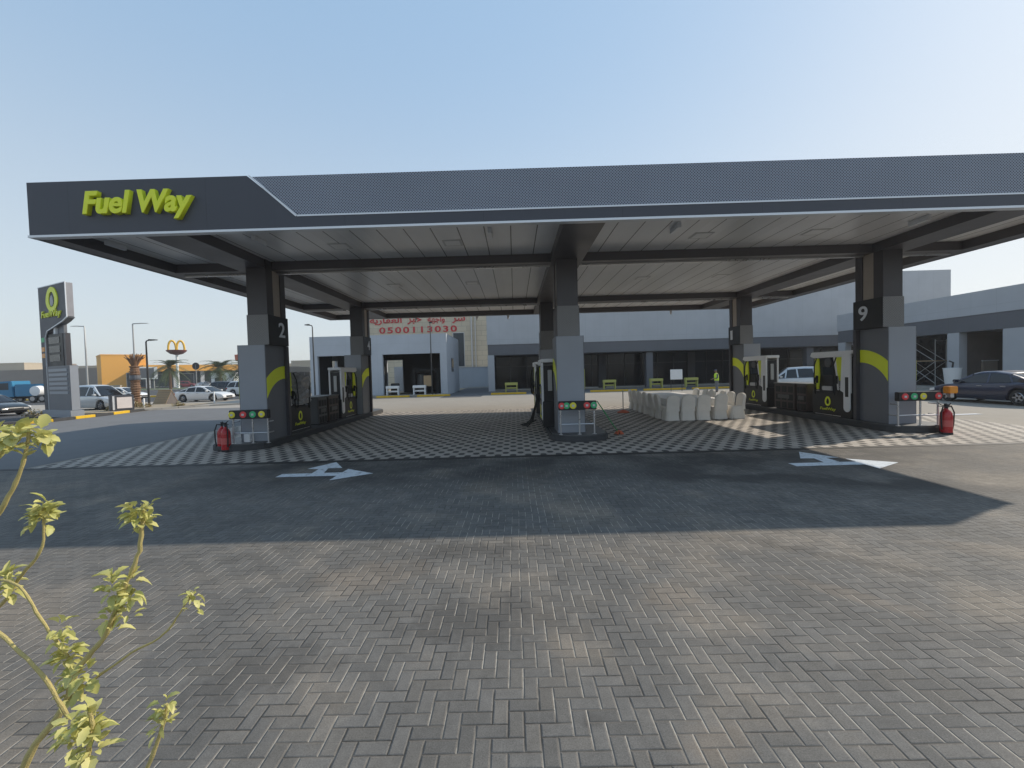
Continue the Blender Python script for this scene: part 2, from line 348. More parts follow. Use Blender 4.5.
# ------------------------------------------------------------------ camera, light, world
F = 430.; yaw = math.atan(3 / F); pit = math.atan(13 / F); roll = .028; CH = 2.1
fw = Vector((-math.sin(yaw) * math.cos(pit), math.cos(yaw) * math.cos(pit), -math.sin(pit)))
r0 = fw.cross(Vector((0, 0, 1))).normalized(); u0 = r0.cross(fw)
R = r0 * math.cos(roll) - u0 * math.sin(roll); U = r0 * math.sin(roll) + u0 * math.cos(roll)
cd = bpy.data.cameras.new('camera'); cam = bpy.data.objects.new('camera', cd); COL.objects.link(cam)
cd.sensor_width = 36; cd.lens = F / 1024 * 36; cd.clip_end = 3000; cd.clip_start = .05
mw = Matrix((R, U, -fw)).transposed().to_4x4(); mw.translation = (0, 0, CH); cam.matrix_world = mw
S.camera = cam

SUN = Vector((1.315, .655, 1.0)).normalized()
elev = math.asin(SUN.z); azim = math.atan2(SUN.x, SUN.y)
ld = bpy.data.lights.new('sun', 'SUN'); ld.energy = 3.3; ld.angle = math.radians(.5); ld.color = (1, .90, .76)
lo = bpy.data.objects.new('sun', ld); COL.objects.link(lo); lo.rotation_euler = (-SUN).to_track_quat('-Z', 'Y').to_euler(); lo.location = (60, 30, 60)
w = bpy.data.worlds.new('World'); S.world = w; w.use_nodes = True; nt = w.node_tree
sk = nt.nodes.new('ShaderNodeTexSky'); sk.sky_type = 'NISHITA'; sk.sun_disc = False; sk.sun_elevation = elev; sk.sun_rotation = azim
sk.air_density = 1.0; sk.dust_density = 1.0; sk.ozone_density = 1.5; sk.altitude = 0
# dusty Gulf air: the clear sky is capped near the sun and blended with pale haze that thickens to the horizon
cd_ = nt.nodes.new('ShaderNodeVectorMath'); cd_.operation = 'MULTIPLY_ADD'; nt.links.new(sk.outputs[0], cd_.inputs[0]); cd_.inputs[1].default_value = (.11, .11, .11); cd_.inputs[2].default_value = (.78, .78, .78)
cap = nt.nodes.new('ShaderNodeVectorMath'); cap.operation = 'DIVIDE'; nt.links.new(sk.outputs[0], cap.inputs[0]); nt.links.new(cd_.outputs[0], cap.inputs[1])
tcw = nt.nodes.new('ShaderNodeTexCoord'); sx = nt.nodes.new('ShaderNodeSeparateXYZ'); nt.links.new(tcw.outputs['Generated'], sx.inputs[0])
mr = nt.nodes.new('ShaderNodeMapRange'); nt.links.new(sx.outputs[2], mr.inputs[0]); mr.inputs[1].default_value = 0.; mr.inputs[2].default_value = .75; mr.interpolation_type = 'SMOOTHERSTEP'
hc = nt.nodes.new('ShaderNodeMix'); hc.data_type = 'RGBA'; nt.links.new(mr.outputs[0], hc.inputs[0]); hc.inputs[6].default_value = (2.95, 3.2, 3.35, 1); hc.inputs[7].default_value = (1.6, 2.45, 3.45, 1)
hz = nt.nodes.new('ShaderNodeMix'); hz.data_type = 'RGBA'; hz.inputs[0].default_value = .66
nt.links.new(cap.outputs[0], hz.inputs[6]); nt.links.new(hc.outputs[2], hz.inputs[7])
nt.links.new(hz.outputs[2], nt.nodes['Background'].inputs[0]); nt.nodes['Background'].inputs[1].default_value = .19
S.view_settings.view_transform = 'Standard'; S.view_settings.look = 'None'; S.view_settings.exposure = .3; S.view_settings.gamma = 1

# ------------------------------------------------------------------ ground
def sheet(name, m, x0, x1, y0, y1, z):
    return struct(MB().add([(x0, y0, z), (x1, y0, z), (x1, y1, z), (x0, y1, z)], [(0, 1, 2, 3)]).build(name, m))
sheet('ground', M['desert'], -1500, 1500, -300, 2500, -.012)
sheet('forecourt', M['forecourt'], -26, 60, -12, 45.2, -.008)
sheet('driveway', M['driveway'], -26.2, -12.35, 10.42, 31, -.004)
sheet('paver_apron', M['paver'], -26.2, 42, -12, 10.42, 0)
sheet('lattice_paving', M['lattice'], -12.2, 15.45, 10.56, 23.6, 0)
struct(MB().box(-26, 15.5, 10.40, 10.585, -.01, .006).build('drain_channel', M['rubber']))
sheet('access_road', M['asphalt'], -300, -26, 43, 95, -.004)
sheet('parking_yard', M['asphalt'], -300, -26.4, -12, 36.5, -.004)
sheet('pavement', M['pavement'], -120, -12.4, 31.0, 43, .0)
sheet('grass_verge', M['grass'], -300, -30, 98, 118, .02)
sheet('parking_ground', M['asphalt'], -300, -30, 118, 170, 0)
sheet('side_yard', M['yard'], -6.4, -2.9, 36.2, 60, .004)
sheet('shop_walk', M['yard'], -22, 29.9, 38.9, 45.2, .0)
# white strip on the right forecourt beside the parked saloon
sheet('bay_line', M['trim'], 13.9, 17.4, 16.05, 16.35, .004)

def arrow(poly):
    return struct(MB().add([(x, y, .005) for x, y in poly], [tuple(range(len(poly)))]).build('painted_arrow', worn))
worn = bpy.data.materials.new('road paint'); g = G(worn)
nn = g.noise(g.pos(), 9, 4); n2 = g.noise(g.pos(), 60, 3)
g.col(g.mix(g.rng(g.m('MULTIPLY_ADD', n2, .4, nn), .70, .92), (.62, .66, .69), (.35, .36, .37))); g.rough(.7)
arrow([(-5.1, 8.96), (-5.1, 9.24), (-4.46, 9.24), (-4.49, 9.63), (-4.78, 9.7), (-4.4, 10.38), (-3.98, 9.7), (-4.3, 9.7), (-4.2, 9.25), (-3.8, 9.25), (-3.8, 9.58), (-3.07, 9.08), (-3.8, 8.57), (-3.8, 8.95)])
arrow([(5.68, 8.72), (5.68, 9.0), (6.43, 9.0), (6.5, 9.4), (6.22, 9.43), (6.66, 10.14), (7.05, 9.42), (6.78, 9.42), (6.76, 9.0), (7.1, 9.0), (7.1, 9.3), (7.82, 8.82), (7.05, 8.36), (7.05, 8.72)])

# ------------------------------------------------------------------ the canopy (one thing with its columns)
CX0, CX1, CY0, CY1, ZB, ZT, ZS = -10.82, 14.18, 9.7, 25.5, 5.39, 6.62, 5.66
can = thing('fuel_canopy', 'wide dark grey filling station canopy on six clad columns with lime lettering on its edge', 'canopy', (1.68, 17.5, 0))
O = can.location.copy()
def part(mb, name, m, par=can, bevel=0., smooth=False): return mb.build(name, m, par, bevel, smooth, off=O)
xA, xB, zM = -5.86, -4.77, 5.69        # slanted cut between plain and mesh panel
fa = part(MB().prism([(CX0, ZB + .05), (CX1, ZB + .05), (CX1, zM), (xB, zM), (xA, ZT), (CX0, ZT)], CY0, CY0 + .12, 'y'), 'front_fascia', M['fascia'])
part(MB().prism([(xB + .02, zM + .035), (CX1, zM + .035), (CX1, ZT - .012), (xA + .1, ZT - .012)], CY0 + .03, CY0 + .09, 'y'), 'mesh_panel', M['mesh'], fa)
part(MB().box(CX0 - .01, CX1 + .01, CY0 - .03, CY0 + .14, ZB, ZB + .05), 'bottom_trim', M['trim'], fa)
t = MB().box(xB, CX1, CY0 - .012, CY0 + .1, zM, zM + .035)
t.prism([(xB - .03, zM), (xB + .01, zM + .035), (xA + .11, ZT - .03), (xA + .065, ZT + .003), (xA + .03, ZT)], CY0 - .012, CY0 + .1, 'y')
part(t, 'mesh_trim', M['trim'], fa)
mt = face_mtx(Vector((-9.50, CY0 - .05, 5.69)) - O, (1, 0, 0))
mt2 = mt @ Matrix.Rotation(.0, 4, 'Z')
text_mesh('Fuel Way', 'sign_letters', M['lime'], fa, .66, .045, .022, .2, mt2, 2.46, .016, 1.0)
part(MB().box(CX0, CX0 + .12, CY0 + .12, CY1, ZB, ZT), 'side_fascia', M['fascia'])
part(MB().box(CX1 - .12, CX1, CY0 + .12, CY1, ZB, ZT), 'side_fascia', M['fascia'])
part(MB().box(CX0 + .12, CX1 - .12, CY1 - .12, CY1, ZB, ZT - .004), 'rear_fascia', M['fascia'])
part(MB().box(CX0 + .12, CX1 - .12, CY0 + .12, CY1 - .12, 6.3, 6.4), 'roof_deck', M['deck'])
part(MB().box(CX0 + .12, CX1 - .12, CY0 + .12, CY1 - .12, ZS, ZS + .03), 'soffit', M['soffit'])
# perimeter returns and the beam grid
def beam(x0, x1, y0, y1): part(MB().box(x0, x1, y0, y1, ZB + .004, ZS - .002), 'beam', M['beam2'])
beam(CX0 + .12, CX0 + .5, CY0 + .14, CY1 - .12); beam(CX1 - .5, CX1 - .12, CY0 + .14, CY1 - .12)
cols_x = [(-8.35, -7.4), (1.2, 2.15), (10.98, 11.93)]
for a, b in cols_x: beam(a, b, CY0 + .14, CY1 - .3)
for y in (13.25, 21.2):
    segs = [CX0 + .5] + [v for ab in cols_x for v in ab] + [CX1 - .5]
    for i in range(0, len(segs), 2):
        beam(segs[i], segs[i + 1], y, y + .5)
        part(MB().box(segs[i] + .01, segs[i + 1] - .01, y + .33, y + .42, ZB - .045, ZB + .002), 'cable_tray', M['steel'])
beam(CX0 + .5, CX1 - .5, CY1 - .3, CY1 - .12)
for x in (-6.42, -.52, 4.17, 10.3, -10.1):     # slim linear lights near the front edge
    part(MB().box(x - .045, x + .045, 10.75, 11.3, ZS - .13, ZS - .001), 'linear_light', M['trim'], bevel=.01)
for x in (-4.7, -1.6, 5.2, 8.3):     # flush square downlights
    for y in (11.9, 17.3, 23.3):
        fr = part(MB().box(x - .26, x + .26, y - .26, y + .26, ZS - .012, ZS - .001), 'downlight', M['offwhite'], bevel=.004)
        part(MB().box(x - .2, x + .2, y - .2, y + .2, ZS - .016, ZS - .011), 'diffuser', M['white'], fr)
for x in (-9.57, -5.73, -2.13, -.3, 9.27):     # small sensors under the rear edge
    part(MB().cyl(x, CY1 - .06, ZB - .02, ZB - .002, .09).cyl(x, CY1 - .06, ZB - .22, ZB - .02, .05, .06), 'sensor', M['offwhite'])

def column(fx, fy, side, digit, rear):
    """fx,fy = near corner block; side=+1: number on the +x face"""
    x0, x1 = fx, fx + .80; D = 1.05
    ux0, ux1 = (x0 + .33, x0 + .93) if side > 0 else (x0 - .15, x0 + .43)
    if digit is None: ux0, ux1 = x0 + .06, x0 + .68
    c = MB().box(ux0, ux1, fy + .02, fy + .37, 4.0, ZS - .01)
    c.box(ux0, ux1, fy + .79, fy + 1.07, 4.0, ZS - .01)
    c.box(ux0 + .02, ux1 - .02, fy + D + .002, fy + 1.2, .2, 3.1)
    sh = part(c, 'column', M['beam'], bevel=.006)
    part(MB().box(ux0 + .03, ux1 - .03, fy + .37, fy + .79, 4.0, ZS - .012), 'column_infill', M['tan'], sh)
    nm = part(MB().box(ux0 - .03, ux1 + .03, fy + .012, fy + 1.12, 3.104, 4.0), 'number_panel', M['black'], sh, .004)
    part(MB().box(ux0 - .02, ux1 + .02, fy - .002, fy + .01, 3.102, 3.998), 'mesh_panel', M['colmesh'], sh)
    # lower cladding: pale front wrap, darker flank
    part(MB().box(x0, x1, fy, fy + .32, .2, 3.1).box(x0 + .03, x1 - .03, fy + .32, fy + D, .2, 3.098), 'cladding', M['ltgrey'], sh, .004)
    for sx, px in ((-1, x0), (1, x1)):
        part(MB().box(px if sx > 0 else px - .02, px + .02 if sx > 0 else px, fy + .004, fy + D, .2, 3.102), 'flank_panel', M['dkgrey'], sh, .003)
        arc = []
        n = 14; yc = fy + D - .01
        for r, rev in ((1.61, 0), (1.21, 1)):
            pts = []
            for k in range(n + 1):
                d = (D - .02) * k / n
                pts.append((yc - d, .85 + math.sqrt(r * r - d * d)))
            arc += pts[::-1] if rev else pts
        pxx = px + sx * .0215
        part(MB().prism(arc, pxx, pxx + sx * .006, 'x'), 'lime_stripe', M['lime'], sh)
    if digit:
        if side > 0: mx = face_mtx(Vector((ux1 + .034, fy + .55, 3.36)) - O, (0, 1, 0))
        else: mx = face_mtx(Vector((ux0 - .034, fy + .55 + .34, 3.36)) - O, (0, -1, 0))
        text_mesh(digit, 'number', M['trim'], sh, .46, .012, .012, 0, mx, .34 if digit != '1' else .2)
column(-8.3, 12.9, 1, '2', False); column(1.27, 12.9, 1, None, False); column(11.16, 12.9, -1, '9', False)
column(-8.3, 21.0, 1, '4', True); column(1.27, 21.0, 1, None, True); column(11.16, 21.0, -1, '1', True)

# ------------------------------------------------------------------ islands
def island(x0, x1, y0, y1, label):
    r = (x1 - x0) / 2; cx = (x0 + x1) / 2; n = 12
    p = [(cx + r * math.cos(PI + PI * k / n), y0 + .6 + .6 * math.sin(PI + PI * k / n)) for k in range(n + 1)] + [(cx + r * math.cos(PI * k / n), y1 - .6 + .6 * math.sin(PI * k / n)) for k in range(n + 1)]
    o = thing('fuel_island', label, 'island', (cx, (y0 + y1) / 2, 0), 0, 'raised fuel islands under the canopy'); L = o.location.copy()
    MB().prism(p, -.01, .17, 'z').build('kerb', M['kerb'], o, .02, off=L)
    q = [(cx + (a - cx) * .93, (y0 + y1) / 2 + (b - (y0 + y1) / 2) * .992) for a, b in p]
    MB().prism(q, .165, .2, 'z').build('top_slab', M['greybin'], o, off=L)
    return o
island(-9.1, -7.35, 12.3, 24.3, 'raised dark island under the column numbered 2, leftmost of three')
island(1.02, 2.75, 12.3, 24.3, 'raised dark island under the middle column with hoses trailing beside it')
island(10.9, 12.65, 12.3, 24.3, 'raised dark island under the column numbered 9, rightmost of three')

# ------------------------------------------------------------------ dispensers
def ring_drop(mb, cx, z, s, t0, t1, flip):
    """drop-shaped ring (an emblem) as a flat band on plane x=t"""
    n = 28; out = []; inn = []
    for k in range(n):
        a = 2 * PI * k / n
        r = s * (1 + .28 * max(0, math.sin(a)) ** 3)
        out.append((cx + r * math.cos(a) * .92, z + r * math.sin(a)))
        r2 = s * .58 * (1 + .45 * max(0, math.sin(a)) ** 3)
        inn.append((cx + r2 * math.cos(a) * .8, z + r2 * math.sin(a) - .02 * s))
    o = len(mb.v)
    for t in (t0, t1): mb.v += [(t, a, b) for a, b in out] + [(t, a, b) for a, b in inn]
    for k in range(n):
        k2 = (k + 1) % n
        mb.f += [(o + k, o + k2, o + n + k2, o + n + k), (o + 2 * n + k, o + 3 * n + k, o + 3 * n + k2, o + 2 * n + k2), (o + k, o + 2 * n + k, o + 2 * n + k2, o + k2), (o + n + k, o + n + k2, o + 3 * n + k2, o + 3 * n + k)]

def dispenser(label, loc, wrapped=False):
    """faces +x and -x, u along +y from 0 (near column) to 1.9; x centre 0, z from 0"""
    d = thing('fuel_dispenser', label, 'fuel pump', loc, 0, 'fuel dispensers on the islands')
    hw = .26
    base = MB().box(-hw, hw, .0, 1.9, .0, .86).build('base_cabinet', M['black'], d, .02)
    MB().box(-hw - .004, hw + .004, .5, 1.75, .03, .05).build('cabinet_seam', M['steel'], base)
    # white pylon with rounded foot at the near end
    pyl = [(.06, 2.16), (.42, 2.16), (.5, .92), (.36, .86), (.36, .36)] + [(.21 + .15 * math.cos(-PI * k / 8), .36 + .15 * math.sin(-PI * k / 8)) for k in range(1, 8)] + [(.06, .36)]
    for sx in (-1, 1):
        p = MB().prism(pyl, sx * (hw - .045), sx * (hw + .025), 'x').build('pylon', M['white'], d, .012)
        MB().box(sx * (hw + .018), sx * (hw + .032), .13, .27, .72, 1.38).build('slot', M['black'], p, .004)
    MB().box(-hw + .05, hw - .05, .1, .66, .86, 2.06).build('inner_frame', M['black'], d)
    MB().box(-.07, .07, .06, .1, 1.2, 1.9).build('service_plate', M['pole'], d, .01)
    MB().prism([(.0, 2.16), (.0, 2.27), (1.9, 2.27), (1.98, 2.12), (1.75, 2.05), (.42, 2.08)], -hw - .03, hw + .03, 'x').build('head', M['white'], d, .015)
    MB().prism([(.4, .92), (.4, 2.08), (.92, 2.08), (.8, 1.5), (.72, .92)], -hw + .05, hw - .05, 'x').build('face_panel', M['white'], d, .01)
    MB().prism([(.46, 1.25), (.42, 2.06), (.78, 2.06), (.7, 1.5), (.62, 1.25)], -hw + .035, hw - .035, 'x').build('lime_panel', M['lime'], d, .01)
    MB().prism([(1.62, .92), (1.55, 1.45), (1.6, 2.04), (1.78, 2.04), (1.86, 1.45), (1.78, .92)], -hw + .02, hw - .02, 'x').build('lime_fin', M['lime'], d, .01)
    c = MB().box(-hw + .06, hw - .06, .68, 1.62, .86, 2.08).build('core', M['black'], d, .01)
    MB().box(-hw + .045, hw - .045, .86, 1.42, 1.45, 1.72).build('display', M['screen'], c, .005)
    MB().box(-hw - .02, hw + .02, .92, 1.38, .9, 1.05).build('shelf', M['offwhite'], c, .02)
    MB().lathe([(.02, -hw + .02), (.17, -hw + .02), (.17, hw - .02), (.02, hw - .02)], (0, 1.12, 1.88), 18, 'x').build('hose_reel', M['greybin'], c)
    for sx in (-1, 1):
        for u, off in ((.66, .05), (1.62, .05)):
            x = sx * (hw - .02)
            n = MB().box(x - .03, x + .05 * sx, u - .05, u + .05, 1.15, 1.42)
            n.tube([(x + .05 * sx, u, 1.4), (x + .11 * sx, u, 1.3), (x + .12 * sx, u, 1.12)], .022, 8)
            nz = n.build('nozzle', M['rubber'], d, .0)
            k = random.uniform(-.1, .1)
            MB().tube([(x + .05 * sx, u, 2.05), (x + (.1 + off) * sx, u + k * .5, 1.8), (x + (.13 + off) * sx, u + k, 1.25), (x + (.11 + off) * sx, u + k, .85), (x + .09 * sx, u + .02, .76), (x + .08 * sx, u, .9), (x + .08 * sx, u, 1.15)], .02, 8).build('hose', M['rubber'], nz, smooth=True)
        lg = MB(); ring_drop(lg, 1.1, .5, .15, sx * (hw + .004), sx * (hw + .012), 0); lg.build('emblem', M['lime'], base)
        mx = face_mtx((sx * (hw + .006), .72 if sx > 0 else 1.48, .17), (0, sx, 0))
        text_mesh('FuelWay', 'wordmark', M['lime'], base, .13, .004, .006, .15, mx, .76)
    if wrapped:
        rings = []
        for i in range(14):
            z = .95 + 1.12 * i / 13; ring = []
            for k in range(24):
                a = 2 * PI * k / 24; rr = 1 + random.uniform(-.06, .06)
                ring.append(((hw + .16) * (abs(math.cos(a)) ** .5) * (1 if math.cos(a) > 0 else -1) * rr, 1.25 + .62 * (abs(math.sin(a)) ** .6) * (1 if math.sin(a) > 0 else -1) * rr, z + random.uniform(-.02, .02)))
            rings.append(ring)
        MB().loft(rings).build('plastic_wrap', M['film'], d, smooth=False)
    return d
dispenser('white and black fuel pump behind column 2 with its upper half wrapped in clear film', (-7.97, 14.2, .2), True)
d2 = dispenser('unwrapped white fuel pump beside column 9, larger of the two on that island', (11.34, 14.2, .2))
dup(d2, (-7.97, 18.95, .2), 0, 'unwrapped white fuel pump on the left island, in front of the column numbered 4')
dup(d2, (11.34, 18.95, .2), 0, 'unwrapped fuel pump farther back on the right island, beside white chair covers')
dup(d2, (1.17, 14.3, .2), 0, 'fuel pump seen edge on behind the middle column, nearer of two')
dup(d2, (1.17, 18.95, .2), 0, 'fuel pump on the middle island, half hidden behind the nearer pump')
# hose bundle trailing onto the paving beside the middle island
hb = MB()
for k in range(3):
    hb.tube([(.86, 15.3 + .2 * k, 1.5), (.74, 15.35 + .2 * k, .9), (.62 - .03 * k, 15.5 + .2 * k, .3), (.42 - .05 * k, 15.8 + .2 * k, .05), (.3 - .06 * k, 16.3 + .15 * k, .03), (.55, 16.9 + .1 * k, .03), (.8, 17.2, .1)], .022, 8)
tag(hb.build('hose_bundle', M['rubber'], None, smooth=True), 'black hoses drooping from the middle island onto the paving', 'hose')

def bins(label, loc, m, wid):
    b = thing('service_cabinet', label, 'cabinet', loc, 0, 'dark service cabinets between the pumps')
    MB().box(-.42, .42, 0, wid, .05, 1.05).build('cabinet', m, b, .02)
    MB().box(-.44, .44, -.02, wid + .02, 1.05, 1.1).build('cabinet_top', M['greybin'], b, .01)
    for sx in (-1, 1):
        for z in (.2, .52, .84):
            for k in range(3):
                u = wid * (.2 + .3 * k)
                MB().box(sx * .42, sx * .432, u - wid * .11, u + wid * .11, z - .12, z + .12).build('panel', M['rubber'], b, .004)
        MB().box(sx * .433, sx * .44, wid * .25, wid * .8, .47, .62).build('print_patch', M['greybin'], b)
    MB().box(-.36, .36, .04, wid - .04, 0, .05).build('plinth', M['rubber'], b)
    return b
c1 = bins('wide brown cabinet between the two pumps of the right island', (11.5, 17.1, .2), M['brown'], 1.35)
c2 = bins('narrow brown cabinet beside the near pump of the right island', (11.5, 16.4, .2), M['brown'], .6)
bins('dark grey cabinet behind the film wrapped pump on the left island', (-8.1, 16.65, .2), M['greybin'], .8)
bins('grey cabinet beside the unwrapped pump on the left island', (-8.1, 17.6, .2), M['brown'], 1.0)

# ------------------------------------------------------------------ guard rails with round badges
def rail(label, loc, wid, cols, rev=False):
    r = thing('guard_rail', label, 'guard rail', loc, 0, 'steel guard rails in front of the columns')
    fr = MB()
    path = [(0, .5, .0), (0, .5, .86), (0, .35, .9), (0, 0, .9), (wid, 0, .9), (wid, .35, .9), (wid, .5, .86), (wid, .5, 0)]
    fr.tube([(0, .28, .3), (0, 0, .3), (wid, 0, .3), (wid, .28, .3)], .02, 8)
    for x in (0, wid * .56, wid): fr.tube([(x, 0, 0), (x, 0, .92)], .024, 10)
    fr.tube([(0, .28, .62), (0, 0, .62)], .018, 8); fr.tube([(wid, .28, .62), (wid, 0, .62)], .018, 8)
    for x in (0, wid * .56, wid): fr.cyl(x, 0, 0, .012, .06)
    fr.build('rail_frame', M['steel'], r, smooth=True)
    b = MB().box(-.06, wid + .06, -.09, .06, .72, .98).build('badge_board', M['black'], r, .015)
    for x, m in cols:
        MB().lathe([(.095, 0), (.095, -.012), (.08, -.02)], (x, -.09, .85), 20, 'y').build('badge', M[m], b)
        MB().box(x - .035, x + .035, -.118, -.111, .82, .88).build('badge_symbol', M['offwhite'], b)
    return r
rail('steel rail with black badge board in front of column 2', (-8.28, 12.5, .2), 1.02, [(.36, 'glow_red'), (.64, 'glow_green'), (.90, 'glow_yel'), (.03, 'glow_yel')])
rail('steel rail with black badge board in front of the middle column', (1.3, 12.5, .2), .98, [(.03, 'glow_red'), (.17, 'glow_green'), (.36, 'glow_yel'), (.76, 'glow_red'), (.96, 'glow_green')])
rail('steel rail with black badge board in front of column 9', (11.03, 12.45, .2), 1.14, [(.12, 'glow_red'), (.38, 'glow_green'), (.64, 'glow_yel'), (1.07, 'glow_red')])
wb = thing('amber_beacon', 'small amber box lamp on the end of the right rail above the extinguishers', 'lamp', (12.38, 12.3, 1.12))
MB().box(-.13, .13, -.1, .1, 0, .2).build('amber_lens', M['amber'], wb, .02); MB().box(-.05, .05, -.05, .05, -.12, 0).build('bracket', M['steel'], wb)

def extinguisher(label, loc, rz=0.):
    e = thing('fire_extinguisher', label, 'fire extinguisher', loc, rz, 'red fire extinguishers beside the islands')
    b = MB().lathe([(.10, 0), (.125, .015), (.125, .5), (.115, .58), (.08, .65), (.035, .69), (.03, .72)], (0, 0, 0), 20).build('cylinder', M['red'], e, smooth=True)
    MB().lathe([(.127, .22), (.127, .4)], (0, 0, 0), 20).build('paper_label', mat('extinguisher label', (.52, .10, .09), .5), b, smooth=True)
    MB().lathe([(.129, .0), (.131, .03), (.129, .06)], (0, 0, 0), 20).build('foot_ring', M['rubber'], b)
    v = MB().cyl(0, 0, .71, .79, .03); v.tube([(0, 0, .77), (.09, 0, .8), (.16, 0, .86)], .013, 6); v.tube([(0, 0, .75), (.09, 0, .76), (.17, 0, .76)], .012, 6); v.box(-.03, .03, -.03, .03, .77, .84)
    v.build('valve', M['rubber'], e)
    MB().tube([(0, 0, .76), (-.12, .02, .78), (-.18, .03, .6), (-.17, .03, .3), (-.15, .03, .14)], .017, 8).build('hose', M['rubber'], e, smooth=True)
    return e
ex = extinguisher('red fire extinguisher standing on the paving left of column 2', (-8.62, 12.5, 0), .6)
dup(ex, (-8.42, 12.36, 0), 2.6, 'red fire extinguisher partly behind another, nearest the rail of column 2')
dup(ex, (11.98, 12.0, 0), .3, 'front red fire extinguisher on the sunny paving right of column 9')
dup(ex, (12.14, 12.2, 0), 2.2, 'rear red fire extinguisher tucked behind another beside column 9')
wbx = tag(MB().box(-8.12, -7.94, 12.7, 12.82, .2, .46).build('socket_box', M['white'], None, .01), 'small white box on the island edge beside the red extinguishers', 'box')

# mop leaning on the middle rail, and a small orange based post
mp = thing('floor_mop', 'mop with green handle and orange head leaning on the middle rail', 'mop', (3.25, 13.6, 0))
MB().tube([(-.86, -1.0, 1.15), (-.05, -.05, .1)], .014, 8).build('handle', M['green'], mp)
h = MB()
for k in range(26):
    a = random.uniform(0, 2 * PI); q = random.uniform(.07, .17); h.tube([(0, 0, .12), (q * .5 * math.cos(a), q * .5 * math.sin(a), .1), (q * math.cos(a), q * math.sin(a), .015)], .018, 5)
h.build('mop_head', M['orange'], mp)
pp = thing('cordon_post', 'thin grey post on an orange base left of the covered chairs', 'post', (5.05, 20.2, 0))
MB().lathe([(.28, 0), (.28, .04), (.12, .12), (.04, .14)], (0, 0, 0), 18).build('base', M['orange'], pp); MB().cyl(0, 0, .13, 1.05, .022).build('pole', M['pole'], pp)

# ------------------------------------------------------------------ banquet tables and covered chairs
def chair_mesh(seed):
    rr = random.Random(seed); rings = []; n = 32
    def rect(hw, y0, y1, z, wob):
        pts = []
        for k in range(n):
            a = 2 * PI * k / n; ca, sa = math.cos(a), math.sin(a); p = .38
            x = hw * math.copysign(abs(ca) ** p, ca); y = (y0 + y1) / 2 + (y1 - y0) / 2 * math.copysign(abs(sa) ** p, sa)
            f = 1 + wob * math.sin(k * 2.7 + seed) + wob * .5 * rr.uniform(-1, 1)
            pts.append((x * f, (y - (y0 + y1) / 2) * f + (y0 + y1) / 2, z))
        return pts
    m = MB()
    # seat and skirt (front at +y), back slab at y -.24
    rings = [rect(.275, -.30, .28, .008, .06), rect(.262, -.285, .265, .15, .04), rect(.265, -.265, .24, .32, .012), rect(.245, -.26, .235, .45, .006), rect(.235, -.25, .225, .485, .004), rect(.1, -.1, .1, .492, 0)]
    m.loft(rings)
    rings = [rect(.27, -.30, -.13, .36, .02), rect(.255, -.295, -.16, .52, .015), rect(.25, -.325, -.19, .75, .012), rect(.255, -.34, -.21, .84, .012), rect(.225, -.345, -.225, .915, .01), rect(.165, -.345, -.24, .965, .005), rect(.07, -.335, -.26, .99, 0)]
    m.loft(rings)
    return m
prot = [chair_mesh(k).build('covered_chair', M['cloth'], None, smooth=True) for k in range(3)]
G_CH = 'banquet chairs under cream cloth covers'
spots = [(6.05, 16.85, .06, 'cream covered chair at the left end of the near row, square to the camera'), (6.65, 16.8, -.05, 'cream covered chair second from the left in the near row'), (7.24, 16.83, .03, 'cream covered chair third from the left in the near row'), (7.97, 17.0, .12, 'cream covered chair at the right end of the near row, slightly taller looking'),
         (8.62, 16.95, 1.62, 'single cream covered chair turned sideways, standing apart on the right')]
names = ['nearest', 'second', 'third', 'fourth', 'fifth', 'sixth']
for k in range(6): spots.append((6.02 + .02 * k, 17.5 + .88 * k, -PI / 2 + .06 * math.sin(k * 2), 'cream covered chair on the left side of the white table, %s along that row' % names[k]))
for k in range(5): spots.append((8.72 + .06 * (k % 2), 17.95 + .86 * k, PI / 2 + .08 * math.cos(k * 3), 'cream covered chair on the right side of the white table, %s along that row' % names[k]))
for i, (x, y, a, lb) in enumerate(spots):
    o = prot[i] if i < 3 else prot[i % 3].copy()
    if i >= 3: COL.objects.link(o)
    o.location = (x, y, 0); o.rotation_euler = (0, 0, a); tag(o, lb, 'chair', G_CH)
tb = thing('banquet_table', 'long table under a white cloth between two rows of covered chairs', 'table', (7.35, 20.0, 0))
MB().box(-1.0, 1.0, -2.6, 2.6, .70, .735).build('tabletop', M['plank'], tb)
for sx in (-.8, .8):
    for sy in (-2.3, 0, 2.3): MB().cyl(sx, sy, 0, .70, .022).build('leg', M['steel'], tb)
rings = []; n = 72
def sq(hx, hy, z, wob):
    pts = []
    for k in range(n):
        a = 2 * PI * k / n; ca, sa = math.cos(a), math.sin(a); f = 1 + wob * math.sin(k * 1.9)
        pts.append((hx * f * math.copysign(abs(ca) ** .2, ca), hy * (1 + wob * .4 * math.sin(k * 1.9)) * math.copysign(abs(sa) ** .2, sa), z))
    return pts
cl = MB().loft([sq(.9, 2.5, .748, 0), sq(1.01, 2.61, .748, 0), sq(1.03, 2.63, .735, 0), sq(1.04, 2.65, .5, .006), sq(1.05, 2.66, .3, .014)], cap=False)
cl.add([(p[0], p[1], .748) for p in sq(.9, 2.5, .748, 0)], [tuple(range(n))])
ct = cl.build('tablecloth', M['tcloth'], None, smooth=True); ct.location = (7.35, 20.0, .003); tag(ct, 'white cloth spread over the long table among the chairs', 'tablecloth')

